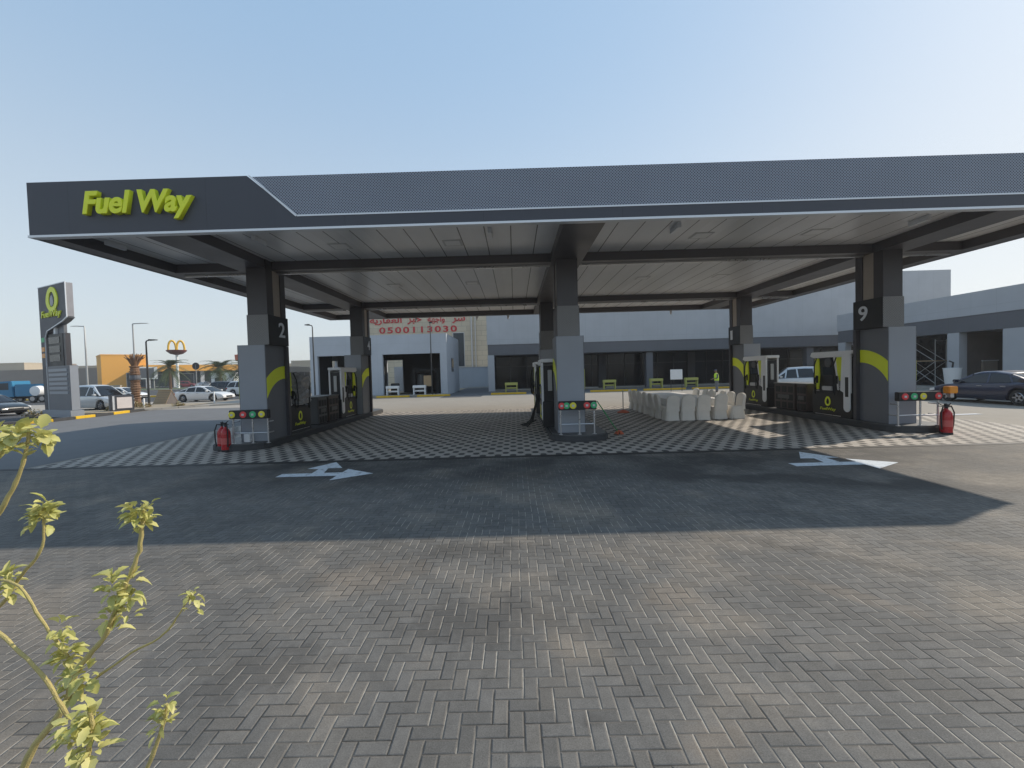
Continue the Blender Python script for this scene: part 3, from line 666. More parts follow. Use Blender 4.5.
# ------------------------------------------------------------------ vehicles
def lerp_tab(tab, x):
    if x <= tab[0][0]: return tab[0][1]
    for (a, b), (c, d) in zip(tab, tab[1:]):
        if x <= c: return b + (d - b) * (x - a) / (c - a)
    return tab[-1][1]
KINDS = dict(
    sedan=dict(L=4.95, W=1.86, belt=[(-2.475, .72), (-2.42, .93), (-2.2, 1.0), (-1.5, 1.01), (-.2, .965), (.95, .93), (1.6, .86), (2.1, .76), (2.36, .64), (2.475, .48)],
               roof=[(-1.95, 1.0), (-1.45, 1.22), (-1.0, 1.38), (-.45, 1.46), (.1, 1.44), (.45, 1.36), (1.25, .92)], wx=(-1.5, 1.45), wr=.345, pil=[(-.28, -.26), (-1.25, -1.05)], rx=(-1.1, .42)),
    suv=dict(L=4.7, W=1.9, belt=[(-2.35, .85), (-2.3, 1.08), (-1, 1.1), (1.0, 1.06), (1.4, 1.0), (2.05, .93), (2.28, .75), (2.35, .55)],
             roof=[(-2.3, 1.1), (-2.02, 1.66), (-1.7, 1.76), (-.6, 1.8), (.3, 1.75), (.5, 1.68), (1.2, 1.05)], wx=(-1.4, 1.42), wr=.37, pil=[(-.15, -.1), (-1.15, -1.08), (.62, .5)], rx=(-1.95, .45)),
    van=dict(L=4.9, W=1.9, belt=[(-2.45, .9), (-2.4, 1.1), (-1, 1.12), (1.0, 1.1), (1.5, 1.02), (2.2, .92), (2.4, .75), (2.45, .55)],
             roof=[(-2.4, 1.1), (-2.25, 1.7), (-1.9, 1.85), (-.6, 1.9), (.2, 1.87), (.55, 1.78), (1.4, 1.08)], wx=(-1.5, 1.5), wr=.36, pil=[(.05, .1), (-1.1, -1.08), (.85, .6)], rx=(-2.2, .5)),
)
def wheel_mesh(r, wd=.2):
    return MB().lathe([(r * .60, -wd / 2 + .01), (r * .62, -wd / 2), (r * .93, -wd / 2), (r, -wd / 2 + .035), (r, wd / 2 - .035), (r * .93, wd / 2), (r * .62, wd / 2), (r * .60, wd / 2 - .01)], (0, 0, 0), 28, 'y')
def car(label, cat, kind, loc, rz, pm, group=None, name='parked_car'):
    K = KINDS[kind]; L, W = K['L'], K['W']; c = thing(name, label, cat, loc, rz, group)
    N = 84; xs = [-L / 2 + L * i / N for i in range(N + 1)]; zc = K['wr']; ar = K['wr'] + .055
    def hw(x): return W / 2 * (1 - .10 * abs(2 * x / L) ** 5 - .03 * abs(2 * x / L) ** 2)
    rings = []
    for x in xs:
        zb = .2 + .14 * abs(2 * x / L) ** 8
        for wx in K['wx']:
            if abs(x - wx) < ar: zb = max(zb, zc + math.sqrt(ar * ar - (x - wx) ** 2))
        zt = lerp_tab(K['belt'], x); zb = min(zb, zt - .06); h = hw(x); q = zt - zb
        half = [(h * .93, zb), (h * .985, zb + .12 * q), (h, zb + .45 * q), (h * .99, zb + .72 * q), (h * .955, zt - .055 * min(1, q * 2)), (h * .86, zt - .006), (h * .4, zt + .022), (0, zt + .028)]
        ring = [(x, y, z) for y, z in half] + [(x, -y, z) for y, z in half[::-1][1:]]
        rings.append(ring)
    body = MB().loft(rings).build('body', pm, c, smooth=True)
    MB().box(-L / 2 + .25, L / 2 - .25, -W / 2 + .16, W / 2 - .16, .18, .62).build('underbody', M['rubber'], body)
    x0, x1 = K['roof'][0][0], K['roof'][-1][0]; gx = [x0 + (x1 - x0) * i / 44 for i in range(45)]
    def S(x, s):
        b = lerp_tab(K['belt'], x) - .012; r = max(lerp_tab(K['roof'], x), b + .002); h = hw(x) * .9; ht = h * (1 - .24 * (r - b) / .55 * 1.0)
        return (h + (ht - h) * s, b + (r - b) * s)
    rings = []
    for x in gx:
        half = [S(x, 0), S(x, .5), S(x, .93), (S(x, 1)[0] * .93, S(x, 1)[1] + .012), (S(x, 1)[0] * .5, S(x, 1)[1] + .03), (0, S(x, 1)[1] + .035)]
        rings.append([(x, y, z) for y, z in half] + [(x, -y, z) for y, z in half[::-1][1:]])
    gl = MB().loft(rings).build('window', M['carglass'], c, smooth=True)
    e = .012; rr = []
    a, b = K['rx']; N2 = 22
    for i in range(N2 + 1):
        x = a + (b - a) * i / N2; p1 = S(x, .86); p2 = S(x, .95); p3 = S(x, 1)
        half = [(p1[0] + e, p1[1]), (p2[0] + e, p2[1] + e * .5), (p3[0] * .93, p3[1] + .012 + e), (p3[0] * .5, p3[1] + .03 + e), (0, p3[1] + .035 + e)]
        rr.append([(x, y, z) for y, z in half] + [(x, -y, z) for y, z in half[::-1][1:]])
    MB().loft(rr, cap=False, closed=False).build('roof', pm, c, smooth=True)
    def strip(xa, xb, wd):
        for sy in (1, -1):
            pl = MB(); vs = []
            for i in range(9):
                s = i / 8 * .97; x = xa + (xb - xa) * s
                for q in (-wd / 2, wd / 2):
                    y, z = S(min(max(x + q, x0), x1), s); vs.append((x + q, sy * (y + e * .8), z))
            pl.add(vs, [(2 * i, 2 * i + 1, 2 * i + 3, 2 * i + 2) for i in range(8)]).build('pillar', pm, c)
    for xa, xb in K['pil']: strip(xa, xb, .085)
    # raking front and rear pillars follow the roof line
    for sy in (1, -1):
        for seq in ([x for x in gx if x >= b - .02], [x for x in gx if x <= a + .02]):
            pl = MB(); vs = []
            for x in seq:
                for s in (.72, 1.0):
                    y, z = S(x, s); vs.append((x, sy * (y + e), z + (.012 if s == 1 else 0)))
                y, z = S(x, 1); vs.append((x, sy * (y - .07), z + .028))
            m_ = len(seq); pl.add(vs, [(3 * i + k, 3 * i + k + 1, 3 * i + k + 4, 3 * i + k + 3) for i in range(m_ - 1) for k in (0, 1)]).build('pillar', pm, c)
    for wx in K['wx']:
        for sy in (-1, 1):
            wh = wheel_mesh(K['wr']).build('wheel', M['rubber'], c, smooth=True); wh.location = (wx, sy * (W / 2 - .13), K['wr'])
            rm = MB().lathe([(K['wr'] * .63, 0), (K['wr'] * .63, .05), (K['wr'] * .57, .075), (K['wr'] * .55, .03), (.05, .035)], (0, 0, 0), 24, 'y')
            for k in range(5):
                a2 = 2 * PI * k / 5; d = Vector((math.cos(a2), 0, math.sin(a2))); t_ = Vector((-d.z, 0, d.x))
                rm.add([d * .04 + t_ * .045 + Vector((0, .085, 0)), d * .04 - t_ * .045 + Vector((0, .085, 0)), d * K['wr'] * .58 - t_ * .025 + Vector((0, .075, 0)), d * K['wr'] * .58 + t_ * .025 + Vector((0, .075, 0))] + [d * .04 + t_ * .045, d * .04 - t_ * .045, d * K['wr'] * .58 - t_ * .025, d * K['wr'] * .58 + t_ * .025], [(0, 1, 2, 3), (0, 3, 7, 4), (1, 5, 6, 2)])
            rmo = rm.build('rim', M['rim'], wh)
            rmo.location = (0, .045 * sy, 0); rmo.scale = (1, sy, 1)
    zf = lerp_tab(K['belt'], L / 2 - .22)
    for sy in (-1, 1):
        x = L / 2 - .2; y = sy * hw(x) * .80
        MB().prism([(x - .16, zf - .16), (x + .13, zf - .20), (x + .115, zf - .08), (x - .1, zf - .03)], y - .15, y + .19 * sy if sy > 0 else y - .19, 'y').build('headlight', M['lens'], c, .01)
        zr = lerp_tab(K['belt'], -L / 2 + .1); yr = sy * hw(-L / 2 + .12) * .82
        MB().box(-L / 2 - .008, -L / 2 + .2, yr - .15, yr + .15, zr - .26, zr - .08).build('tail_light', M['tail'], c, .015)
        xm = x1 - .3; zm = lerp_tab(K['belt'], xm) + .07; ym = sy * (hw(xm) * .93)
        mm = MB().box(xm - .09, xm + .09, ym + .03 * sy, ym + .24 * sy, zm - .05, zm + .09); mm.build('mirror', pm, c, .03, smooth=True)
        for hx in ((-.1, .85) if kind != 'van' else (.2, 1.0)):
            yh = sy * (hw(hx - .8) * .995); MB().box(hx - .95, hx - .75, yh - .012, yh + .012, .80, .825).build('door_handle', pm if kind != 'sedan' else M['rim'], c)
    MB().box(L / 2 - .06, L / 2 + .012, -.42, .42, .36, .52).build('grille', M['rubber'], c, .01)
    MB().box(-L / 2 - .012, -L / 2 + .05, -.26, .26, .55, .67).build('number_plate', M['white'], c)
    return c
car('dark blue parked saloon with bronze wheels in front of the right hand shop wing', 'car', 'sedan', (22.45, 20.1, 0), PI / 2 + .02, paint((.010, .018, .055), .3))
car('silver estate vehicle seen over the brown cabinets of the right island', 'car', 'suv', (20.1, 31.2, 0), PI - .4, paint((.52, .54, .56), .4))
car('white saloon driving to the right on the road behind the pavement', 'car', 'sedan', (-30.2, 41.6, 0), -.04, paint((.72, .72, .72)))
car('silver van with dark side windows parked behind the tall price sign', 'van', 'van', (-32.6, 33.4, 0), -.22, paint((.60, .62, .64), .3))
car('black saloon at the left edge of the picture with its lamps toward the price sign', 'car', 'sedan', (-36.7, 29.6, 0), -.15, paint((.012, .016, .018)))
car('white saloon parked behind the silver van', 'car', 'sedan', (-45, 49, 0), .0, paint((.75, .75, .75)))
far_s = car('dark four wheel drive on the road right of the white saloon', 'car', 'suv', (-36.6, 55, 0), .0, paint((.03, .03, .035)))
far_w = car('white four wheel drive behind the dark one, partly hidden by column 2', 'car', 'suv', (-33.0, 53, 0), -.1, paint((.66, .66, .64)))
GP = 'cars parked in front of the low orange roofed building'
pk = [((-98, 128, 0), .3, 'red parked car below the golden arches sign', paint((.35, .02, .025)), 'suv'), ((-90, 124, 0), 1.5, 'far white parked car right of the red one', paint((.7, .7, .7)), 'sedan'), ((-78, 120, 0), .2, 'far black parked car under the middle palm', paint((.02, .02, .02)), 'sedan'), ((-72, 118, 0), .1, 'far silver parked car right of the middle palm', paint((.4, .42, .44)), 'suv'), ((-62, 96, 0), .0, 'far grey car on the back road near column 2', paint((.2, .2, .21)), 'sedan'), ((-57, 90, 0), .1, 'far white car on the back road nearest to column 2', paint((.62, .62, .6)), 'sedan')]
for loc, rz, lb, pm, kd in pk: car(lb, 'car', kd, loc, rz, pm, GP)

tk = thing('blue_truck', 'light blue truck with a white drum parked behind the black saloon', 'truck', (-56.5, 50, 0), .1)
MB().box(-.9, 2.6, -1.1, 1.1, .75, 2.15).build('cargo_bed', M['truckblue'], tk, .05)
cab = MB().prism([(-3.0, .7), (-3.0, 1.5), (-2.75, 2.5), (-1.2, 2.55), (-1.0, .7)], -1.1, 1.1, 'y').build('cab', M['truckblue'], tk, .06)
MB().prism([(-2.8, 1.55), (-2.62, 2.3), (-1.5, 2.33), (-1.5, 1.55)], -1.112, 1.112, 'y').build('window', M['window'], cab)
MB().box(-3.0, 2.6, -.5, .5, .5, .75).build('chassis', M['rubber'], tk)
MB().lathe([(.1, -.7), (.55, -.65), (.6, 0), (.55, .65), (.1, .7)], (1.9, -1.2, 1.35), 18, 'y').build('drum', M['white'], tk, smooth=True)
for x in (-2.2, .9, 1.9):
    for y in (-.95, .95):
        wh = wheel_mesh(.45, .28).build('wheel', M['rubber'], tk, smooth=True); wh.location = (x, y, .45)
        MB().lathe([(.26, -.15), (.2, -.12), (.2, .12), (.26, .15)], (0, 0, 0), 14, 'y').build('rim', M['rim'], wh)

# ------------------------------------------------------------------ price totem
tA = math.atan2(-1.55, 3.35)
tt = thing('price_totem', 'tall dark price sign with a lime emblem standing by the driveway', 'sign', (-26.92, 25.85, 0), tA)
# local: x from -3.7 (left, far) to 0 (right, near corner); y 0 front to back; z up
MB().box(-3.75, .1, -.1, .55, 0, .45).build('plinth', M['ltgrey'], tt, .02)
hd = MB().prism([(-3.7, .45), (-3.1, .45), (-3.1, 5.0), (-2.75, 5.45), (-.55, 5.95), (0, 6.15), (0, 8.2), (-3.7, 8.2)], .02, .36, 'y').build('sign_slab', M['fascia'], tt)
e = MB(); ed = [(-3.1, .45), (-3.1, 5.0), (-2.75, 5.45), (-.55, 5.95), (0, 6.15), (0, 8.2), (-3.7, 8.2)]
e2 = [(-3.06, .45), (-3.06, 4.98), (-2.72, 5.4), (-.53, 5.89), (.05, 6.1), (.05, 8.25), (-3.7, 8.25)]
for i in range(len(ed) - 1): e.prism([ed[i], ed[i + 1], e2[i + 1], e2[i]], .0, .05, 'y')
MB().box(.002, .03, .05, .36, 6.16, 8.2).build('side_panel', mat('sign side', (.30, .295, .315), .5), hd)
MB().prism([(0, 6.1), (-.55, 5.9), (-2.75, 5.4), (-2.75, 5.44), (-.55, 5.94), (0, 6.14)], .06, .4, 'y').build('underside', M['dkgrey'], hd)
e.build('slab_edge', M['trim'], hd)
def ringY(mb, cx, z, s, y0, y1):
    t = MB(); ring_drop(t, cx, z, s, y0, y1, 0); mb.add([(cx + (p[1] - cx) * 1.3, p[0], p[2]) for p in t.v], t.f)
em = MB(); ringY(em, -1.75, 7.25, .66, -.03, .03); em.build('emblem', M['lime'], hd)
MB().prism([(-1.75 + .23 * math.sin(2 * PI * k / 20), 7.16 + (.26 if math.cos(2 * PI * k / 20) < 0 else .42) * math.cos(2 * PI * k / 20)) for k in range(20)], -.03, .03, 'y').build('drop', mat('drop grey', (.25, .26, .28), .3), hd, .01)
text_mesh('FuelWay', 'wordmark', M['lime'], hd, .55, .03, .008, .15, face_mtx((-3.3, -.01, 6.13), (1, 0, 0)), 2.7)
MB().box(-2.6, -1.0, .21, .36, 3.2, 5.75).build('post', M['dkgrey'], tt)
pb = MB().box(-3.0, -.85, .08, .2, 3.2, 5.2).build('price_board', M['black'], tt)
for k in range(3): MB().box(-2.75, -1.25, .06, .085, 3.5 + .55 * k, 3.92 + .55 * k).build('price_window', M['price'], pb, .01)
MB().box(-2.1, -1.85, .1, .22, 5.22, 5.9).build('light_bar', M['white'], tt)
MB().box(-.84, -.55, .1, .34, 3.2, 5.2).build('shoulder', M['beam'], tt)
lc = MB().box(-3.03, .0, .0, .42, .45, 3.2).build('lower_cabinet', M['dkgrey'], tt, .01)
MB().box(.0, .012, .02, .40, .47, 3.18).build('cabinet_flank', M['ltgrey'], lc)
for k in range(6): MB().box(-2.75, -.25, -.03, .0, 1.45 + .28 * k, 1.62 + .28 * k).build('slat', M['ltgrey'], lc, .005)
for k, (mm_, zz) in enumerate((('glow_green', 4.9), ('amber', 4.3), ('amber', 3.9))): MB().box(-3.6, -3.2, -.0, .02, zz - .14, zz + .14).build('side_icon', M[mm_], hd)

# kerb along the planting strip, striped
def strip_kerb(pts, wd, ht, mats, seglen=1.0, name='striped_kerb'):
    i = 0
    segs = {0: MB(), 1: MB()}
    for (x0, y0), (x1, y1) in zip(pts, pts[1:]):
        L = math.hypot(x1 - x0, y1 - y0); n = max(1, round(L / seglen)); dx, dy = (x1 - x0) / L, (y1 - y0) / L; nx, ny = -dy * wd, dx * wd
        for k in range(n):
            a, b = k * L / n, (k + 1) * L / n - .015
            segs[i % 2].prism([(x0 + dx * a, y0 + dy * a), (x0 + dx * b, y0 + dy * b), (x0 + dx * b + nx, y0 + dy * b + ny), (x0 + dx * a + nx, y0 + dy * a + ny)], -.01, ht, 'z'); i += 1
    for q in (0, 1): struct(segs[q].build(name, mats[q], None, .015))
strip_kerb([(-27.2, 20.5), (-25.6, 23.6), (-25.9, 27.5), (-26.6, 30.6)], .22, .16, (M['yellow'], M['kerb']), 1.35)
strip_kerb([(-26.6, 30.6), (-24.0, 33.5), (-19, 36.5)], .2, .13, (M['concrete'], M['concrete']), 1.0, 'pavement_kerb')
sheet('planting_strip', M['desert'], -33.5, -26.5, 29.0, 38.0, .03)
strip_kerb([(-110, 57), (-30, 55.0)], .9, .18, (M['yellow'], M['yellow']), 4, 'median_kerb')
strip_kerb([(-200, 96), (-36, 96)], .6, .18, (M['concrete'], M['concrete']), 4, 'verge_kerb')
# dry bushes on the strip
def bush(x, y, r, h, label, m, n=120):
    b = thing('dry_bush', label, 'bush', (x, y, .0), 0, 'dry bushes along the planting strip'); mb = MB(); st = MB()
    for k in range(n):
        a = random.uniform(0, 2 * PI); q = r * math.sqrt(random.random()); z = h * random.uniform(.15, 1) * (1 - .5 * (q / r) ** 2); d = Vector((random.uniform(-1, 1), random.uniform(-1, 1), random.uniform(-.3, 1))).normalized(); s = random.uniform(.06, .13)
        p = Vector((q * math.cos(a), q * math.sin(a), z)); t_ = d.cross(Vector((0.3, .5, 1))).normalized()
        mb.add([p - d * s, p + t_ * s * .45, p + d * s, p - t_ * s * .45], [(0, 1, 2, 3)])
        if k % 5 == 0: st.tube([(0, 0, 0), (p.x * .5, p.y * .5, z * .6), tuple(p)], .008, 4)
    mb.build('leaves', m, b); st.build('stems', M['sticks'], b)
dryl = leafy('dry leaf', (.32, .22, .10), (.24, .22, .08), .15)
for x, y, r, h, lb in ((-30.9, 27.3, .5, .55, 'low reddish dry bush left of the price sign foot'), (-29.4, 31.2, .5, .5, 'low straw coloured bush right of the price sign foot'), (-29.6, 34.0, .5, .45, 'low straw bush between the boxed notice and the palm stump'), (-31.0, 34.6, .6, .6, 'green tinged bush beside the palm stump'), (-27.3, 34.6, .45, .4, 'small dry bush right of the palm stump')): bush(x, y, r, h, lb, dryl)

nb = thing('boxed_notice', 'dark framed box with a blank white panel on the planting strip', 'notice box', (-28.6, 31.0, 0), 1.0)
MB().box(-.65, .65, -.25, .25, .05, 1.15).build('box', M['fascia'], nb, .02); MB().box(-.32, .52, -.27, -.25, .2, 1.0).build('panel', mat('notice panel', (.75, .68, .66), .5), nb); MB().box(-.56, -.45, -.265, -.25, .1, 1.1).build('white_edge', M['trim'], nb)
for x in (-.45, .45): MB().box(x - .05, x + .05, -.2, .2, 0, .05).build('foot', M['rubber'], nb)

# timber A-frame cover and white bollards on the pavement
af = thing('timber_stack', 'light brown wooden A-shaped cover on the pavement before the white saloon', 'wood frame', (-31.6, 38.6, 0), 1.35)
for sx in (-1, 1):
    q = MB()
    for k in range(6):
        a = k / 6; q.prism([(sx * .62 * (1 - a), 1.25 * a), (sx * .62 * (1 - a - .15), 1.25 * (a + .15)), (sx * .62 * (1 - a - .15) - sx * .03, 1.25 * (a + .15)), (sx * .62 * (1 - a) - sx * .03, 1.25 * a)], -.75, .75, 'y')
    q.build('board_side', M['plank'], af)
MB().box(-.3, .2, -.68, -.64, .05, .5).build('vent', M['tan'], af); MB().prism([(-.56, .02), (.56, .02), (0, 1.18)], -.72, .72, 'y').build('dark_inside', M['brick'], af); MB().tube([(0, -.73, 1.24), (0, .73, 1.24)], .05, 8).build('ridge', M['plank'], af)
bo = tag(MB().lathe([(.06, 0), (.06, .95), (.045, 1.0), (.01, 1.01)], (0, 0, 0), 14).build('bollard', M['white'], None, smooth=True), 'white bollard on the pavement in front of the white saloon', 'bollard', 'white bollards on the pavement edge'); bo.location = (-26.9, 38.2, 0)
b2 = bo.copy(); COL.objects.link(b2); b2.location = (-24.9, 40.7, 0); b2['label'] = 'white bollard on the pavement right of the white saloon, close to column 2'
b3 = bo.copy(); COL.objects.link(b3); b3.location = (-29.4, 33.8, 0); b3.scale = (1, 1, .75); b3['label'] = 'short white bollard standing beside the palm stump'

# ------------------------------------------------------------------ lamps and poles
def lamp_post(label, x, y, hgt, m, rz, arm=.8, head=.5, r=.07):
    o = thing('street_lamp', label, 'street lamp', (x, y, 0), rz, 'street lamps around the station')
    MB().tube([(0, 0, .05), (0, 0, hgt * .6), (0, 0, hgt - .1), (.06, 0, hgt), (arm, 0, hgt + .06)], [r, r * .85, r * .65, r * .6, r * .5], 10).build('pole', m, o, smooth=True)
    MB().prism([(arm - .1, hgt + .14), (arm + head, hgt + .1), (arm + head, hgt + .04), (arm - .1, hgt)], -.14, .14, 'y').build('lamp_head', m, o, .02)
    MB().box(-.16, .16, -.16, .16, 0, .06).build('base_plate', m, o); return o
lamp_post('short black street lamp standing beside the palm stump', -31.9, 37.2, 5.6, M['dpole'], .1, .35, .55, .09)
lamp_post('tall pale street lamp rising behind the silver van, arm to the left', -75, 75, 12, M['pole'], PI, 1.2, 1.2, .15)
lamp_post('tall pale street lamp behind the palm stump, arm to the right', -66.5, 75, 12.2, M['pole'], .2, 1.2, 1.2, .15)
lamp_post('slim grey street lamp in front of the left corner of the car wash', -17.75, 38.0, 6.6, M['dpole'], PI, .35, .3, .07)
lamp_post('thin dark lamp pole in front of the car wash bay with the easel', -7.65, 39.6, 6.7, M['dpole'], PI / 2, .2, .3, .06)
rs = thing('round_sign', 'small dark round sign on a thin post before the orange roofed building', 'sign', (-58, 78, 0)); MB().tube([(0, 0, 0), (0, 0, 4.9)], .06, 8).build('post', M['pole'], rs); MB().lathe([(.05, -.05), (.65, -.05), (.65, .05), (.05, .05)], (0, 0, 4.6), 20, 'y').build('disc', M['black'], rs, smooth=True)

# ------------------------------------------------------------------ arches sign and distant buildings
ms = thing('arches_sign', 'tall pole sign carrying two golden arches on a maroon bowl', 'sign', (-90.5, 115, 0), .7)
MB().tube([(0, 0, 0), (0, 0, 9.2)], [.35, .28], 12).build('pole', M['white'], ms, smooth=True)
MB().lathe([(.3, 8.9), (1.4, 9.2), (2.2, 9.9), (2.3, 10.2), (.2, 10.25)], (0, 0, 0), 24).build('bowl', M['maroon'], ms, smooth=True)
ar = MB()
for sx in (-1, 1): ar.tube([(sx * .9 + .82 * math.cos(PI * k / 16), 0, 10.2 + 2.5 * math.sin(PI * k / 16) ** .8) for k in range(17)], .26, 10)
ar.build('golden_arches', M['arch'], ms, smooth=True)

def block(name, label, x0, x1, y0, y1, h, m, wins=(), group=None, cat='building', par=.35, wm='window', rz=0.):
    b = thing(name, label, cat, ((x0 + x1) / 2, y0, 0), rz, group); L = b.location.copy()
    MB().box(x0, x1, y0, y1, -.05, h).build('wall', m, b, off=L)
    MB().box(x0 - .08, x1 + .08, y0 - .08, y0 + .25, h, h + par).box(x0 - .08, x0 + .25, y0 + .25, y1, h, h + par - .003).box(x1 - .25, x1 + .08, y0 + .25, y1, h, h + par - .003).build('parapet', m, b, off=L)
    for wx0, wx1, wz0, wz1 in wins:
        f = MB().box(wx0, wx1, y0 - .06, y0 - .002, wz0, wz1).build('window', M['offwhite'], b, off=L)
        MB().box(wx0 + .1, wx1 - .1, y0 - .075, y0 - .055, wz0 + .1, wz1 - .1).build('pane', M[wm], f, off=L)
    return b
ob = block('orange_building', 'plain orange block with a dark shopfront beyond the road', -122.6, -112.2, 129, 141, 10.0, M['orangewall'], [(-117.2, -112.4, .3, 4.8)], rz=.85)
bs = thing('billboard', 'white framed roadside billboard in front of the orange block', 'billboard', (-90.5, 105, 0), .65); MB().box(-2.2, 2.2, -.2, .2, 2.6, 5.6).build('frame', M['white'], bs, .05); MB().box(-1.8, 1.6, -.23, -.19, 2.9, 5.3).build('poster', M['band'], bs)
for x in (-1.5, 1.5): MB().cyl(x, 0, 0, 2.6, .12).build('leg', M['pole'], bs)
rb = block('restaurant', 'long low building with an orange roof edge and grey glass front', -116, -84, 140, 152, 4.9, M['window'], [(-114, -110, .3, 4.2), (-108, -104, .3, 4.2), (-98, -94, .3, 4.2), (-91, -87, .3, 4.2)], rz=.85)
Lr = rb.location.copy(); MB().box(-116.6, -83.5, 137.8, 152.5, 4.95, 6.9).build('roof_edge', M['orangewall'], rb, off=Lr)
for x in (-115.5, -109, -102, -93, -85): MB().box(x - .5, x + .5, 138.6, 139.6, 0, 4.95).build('pillar', M['offwhite'], rb, off=Lr)
rf = thing('round_drum_sign', 'red and orange drum shaped sign above the middle palm', 'sign', (-71, 112, 0)); MB().tube([(0, 0, 0), (0, 0, 7)], .2, 8).build('pole', M['red'], rf); MB().lathe([(.2, 6.6), (1.6, 6.8), (1.7, 8.3), (.2, 8.5)], (0, 0, 0), 18).build('drum', M['orange'], rf); MB().box(-1.0, 1.0, -.2, .2, 2.0, 4.8).build('red_banner', M['red'], rf)
wt = block('white_kiosk', 'small white kiosk below the orange roof edge', -86.5, -80, 122, 126, 3.6, M['white'], [(-85.5, -83, 1, 2.6)])
block('brown_wall_building', 'long brown walled building between the price sign and the orange block', -185, -125.5, 140, 160, 6.6, M['stone2'], [(-150, -146, 1, 3), (-135, -131, 1, 3)])
GH = 'low beige houses far behind the truck'
hs = [(-190, -172, 150, 9.5, 'far beige house at the left edge of the picture'), (-171, -160, 152, 6.5, 'low far beige house with a wide shopfront'), (-159, -150, 156, 8.0, 'far beige house right behind the blue truck'), (-149.5, -141, 150, 7.2, 'far beige house with a roof room near the price sign')]
for i, (a, b_, y, h, lb) in enumerate(hs): block('beige_house', lb, a, b_, y, y + 14, h, M['stone'], [(a + 1.5 + 3.2 * k, a + 3 + 3.2 * k, 1.2 + 3 * q, 2.7 + 3 * q) for k in range(int((b_ - a - 2) / 3.2)) for q in range(2 if h > 7 else 1)], GH)
block('roof_room', 'far two storey beige block rising behind the low houses', -262, -220, 200, 215, 11.5, M['stone2'], [(-255 + 6 * k, -252 + 6 * k, 6, 9) for k in range(5)])
wl = block('beige_boundary_wall', 'long low beige boundary wall beyond the truck yard', -150, -85, 92, 92.4, 1.3, M['stone'], (), None, 'wall', .12)
block('far_beige_house', 'far beige house seen between column 2 and the car wash', -78, -58, 150, 165, 7.5, M['stone'], [(-75 + 4 * k, -73 + 4 * k, 3.5, 5.5) for k in range(4)])
# far low skyline strips either side, each its own block
random.seed(3)
for i, x in enumerate((-330, -285, -130, -95)):
    block('skyline_house', ['far pale house on the skyline, at the extreme left edge', 'far pale house on the skyline, over the truck', 'far pale house on the skyline above the brown wall', 'far pale house on the skyline behind the orange roof'][i], x, x + 26, 240, 262, 9 + random.uniform(-1, 3), M['stone'], [(x + 3 + 5 * k, x + 5 + 5 * k, 4.5, 7) for k in range(4)], 'far pale houses on the skyline')

# palms
def palm(label, x, y, th, fr, n=46, group='date palms along the road'):
    p = thing('palm_tree', label, 'palm', (x, y, 0), random.uniform(0, 6), group)
    prof = []
    for k in range(int(th / .22)):
        z = k * .22; prof += [(.26 - .003 * k, z), (.33 - .003 * k, z + .17)]
    MB().lathe(prof + [(.2, th + .1)], (0, 0, 0), 12).build('trunk', M['bark'], p)
    c = MB()
    for k in range(n):
        a = 2 * PI * k / n * 1.618 * 3; el = random.uniform(-.6, 1.3); L = fr * random.uniform(.8, 1.1); pts = []
        for i in range(9):
            t_ = i / 8; r = L * t_ * math.cos(el * (1 - .5 * t_)); z = th + L * (t_ * math.sin(el) - .55 * t_ * t_); pts.append(Vector((r * math.cos(a), r * math.sin(a), z)))
        c.tube(pts, [.04 * (1 - .8 * i / 8) for i in range(9)], 4)
        sd = Vector((-math.sin(a), math.cos(a), 0))
        for i in range(1, 9):
            for q in (0, .5):
                j = min(i + 1, 8); p0 = pts[i].lerp(pts[j], q); d = (pts[i] - pts[i - 1]).normalized(); ll = fr * .26 * (1 - .6 * abs(i / 8 - .45))
                for s_ in (-1, 1):
                    tip = p0 + sd * s_ * ll * .8 + d * ll * .6 + Vector((0, 0, -.1 * ll)); c.add([p0, p0 + d * .2, tip], [(0, 1, 2)])
    c.build('crown', M['palm'], p); return p
palm('full palm in front of the billboard, left of the arches sign', -80.5, 100, 5.2, 4.2)
palm('full palm beneath the drum shaped sign right of the arches sign', -66, 96, 4.6, 4.4)
palm('palm partly hidden by the column numbered 2', -54, 86, 4.2, 3.9)
ps = thing('palm_stump', 'bound young palm trunk with cut fronds on the planting strip', 'palm', (-31.6, 35.6, 0))
prof = []
for k in range(17): prof += [(.28 + .03 * math.sin(k), k * .2), (.36 + .03 * math.sin(k * 2), k * .2 + .15)]
MB().lathe(prof + [(.3, 3.4)], (0, 0, 0), 12).build('trunk', M['bark'], ps)
q = MB()
for k in range(22):
    a = random.uniform(0, 2 * PI); o_ = random.uniform(.25, .75); q.tube([(.1 * math.cos(a), .1 * math.sin(a), 3.3), (o_ * .6 * math.cos(a), o_ * .6 * math.sin(a), 3.9), (o_ * math.cos(a), o_ * math.sin(a), 4.25 + random.uniform(-.2, .2))], [.07, .05, .03], 5)
q.build('cut_fronds', M['bark'], ps); MB().lathe([(.36, 2.25), (.39, 2.4), (.37, 2.62)], (0, 0, 0), 14).build('green_wrap', M['band'], ps)

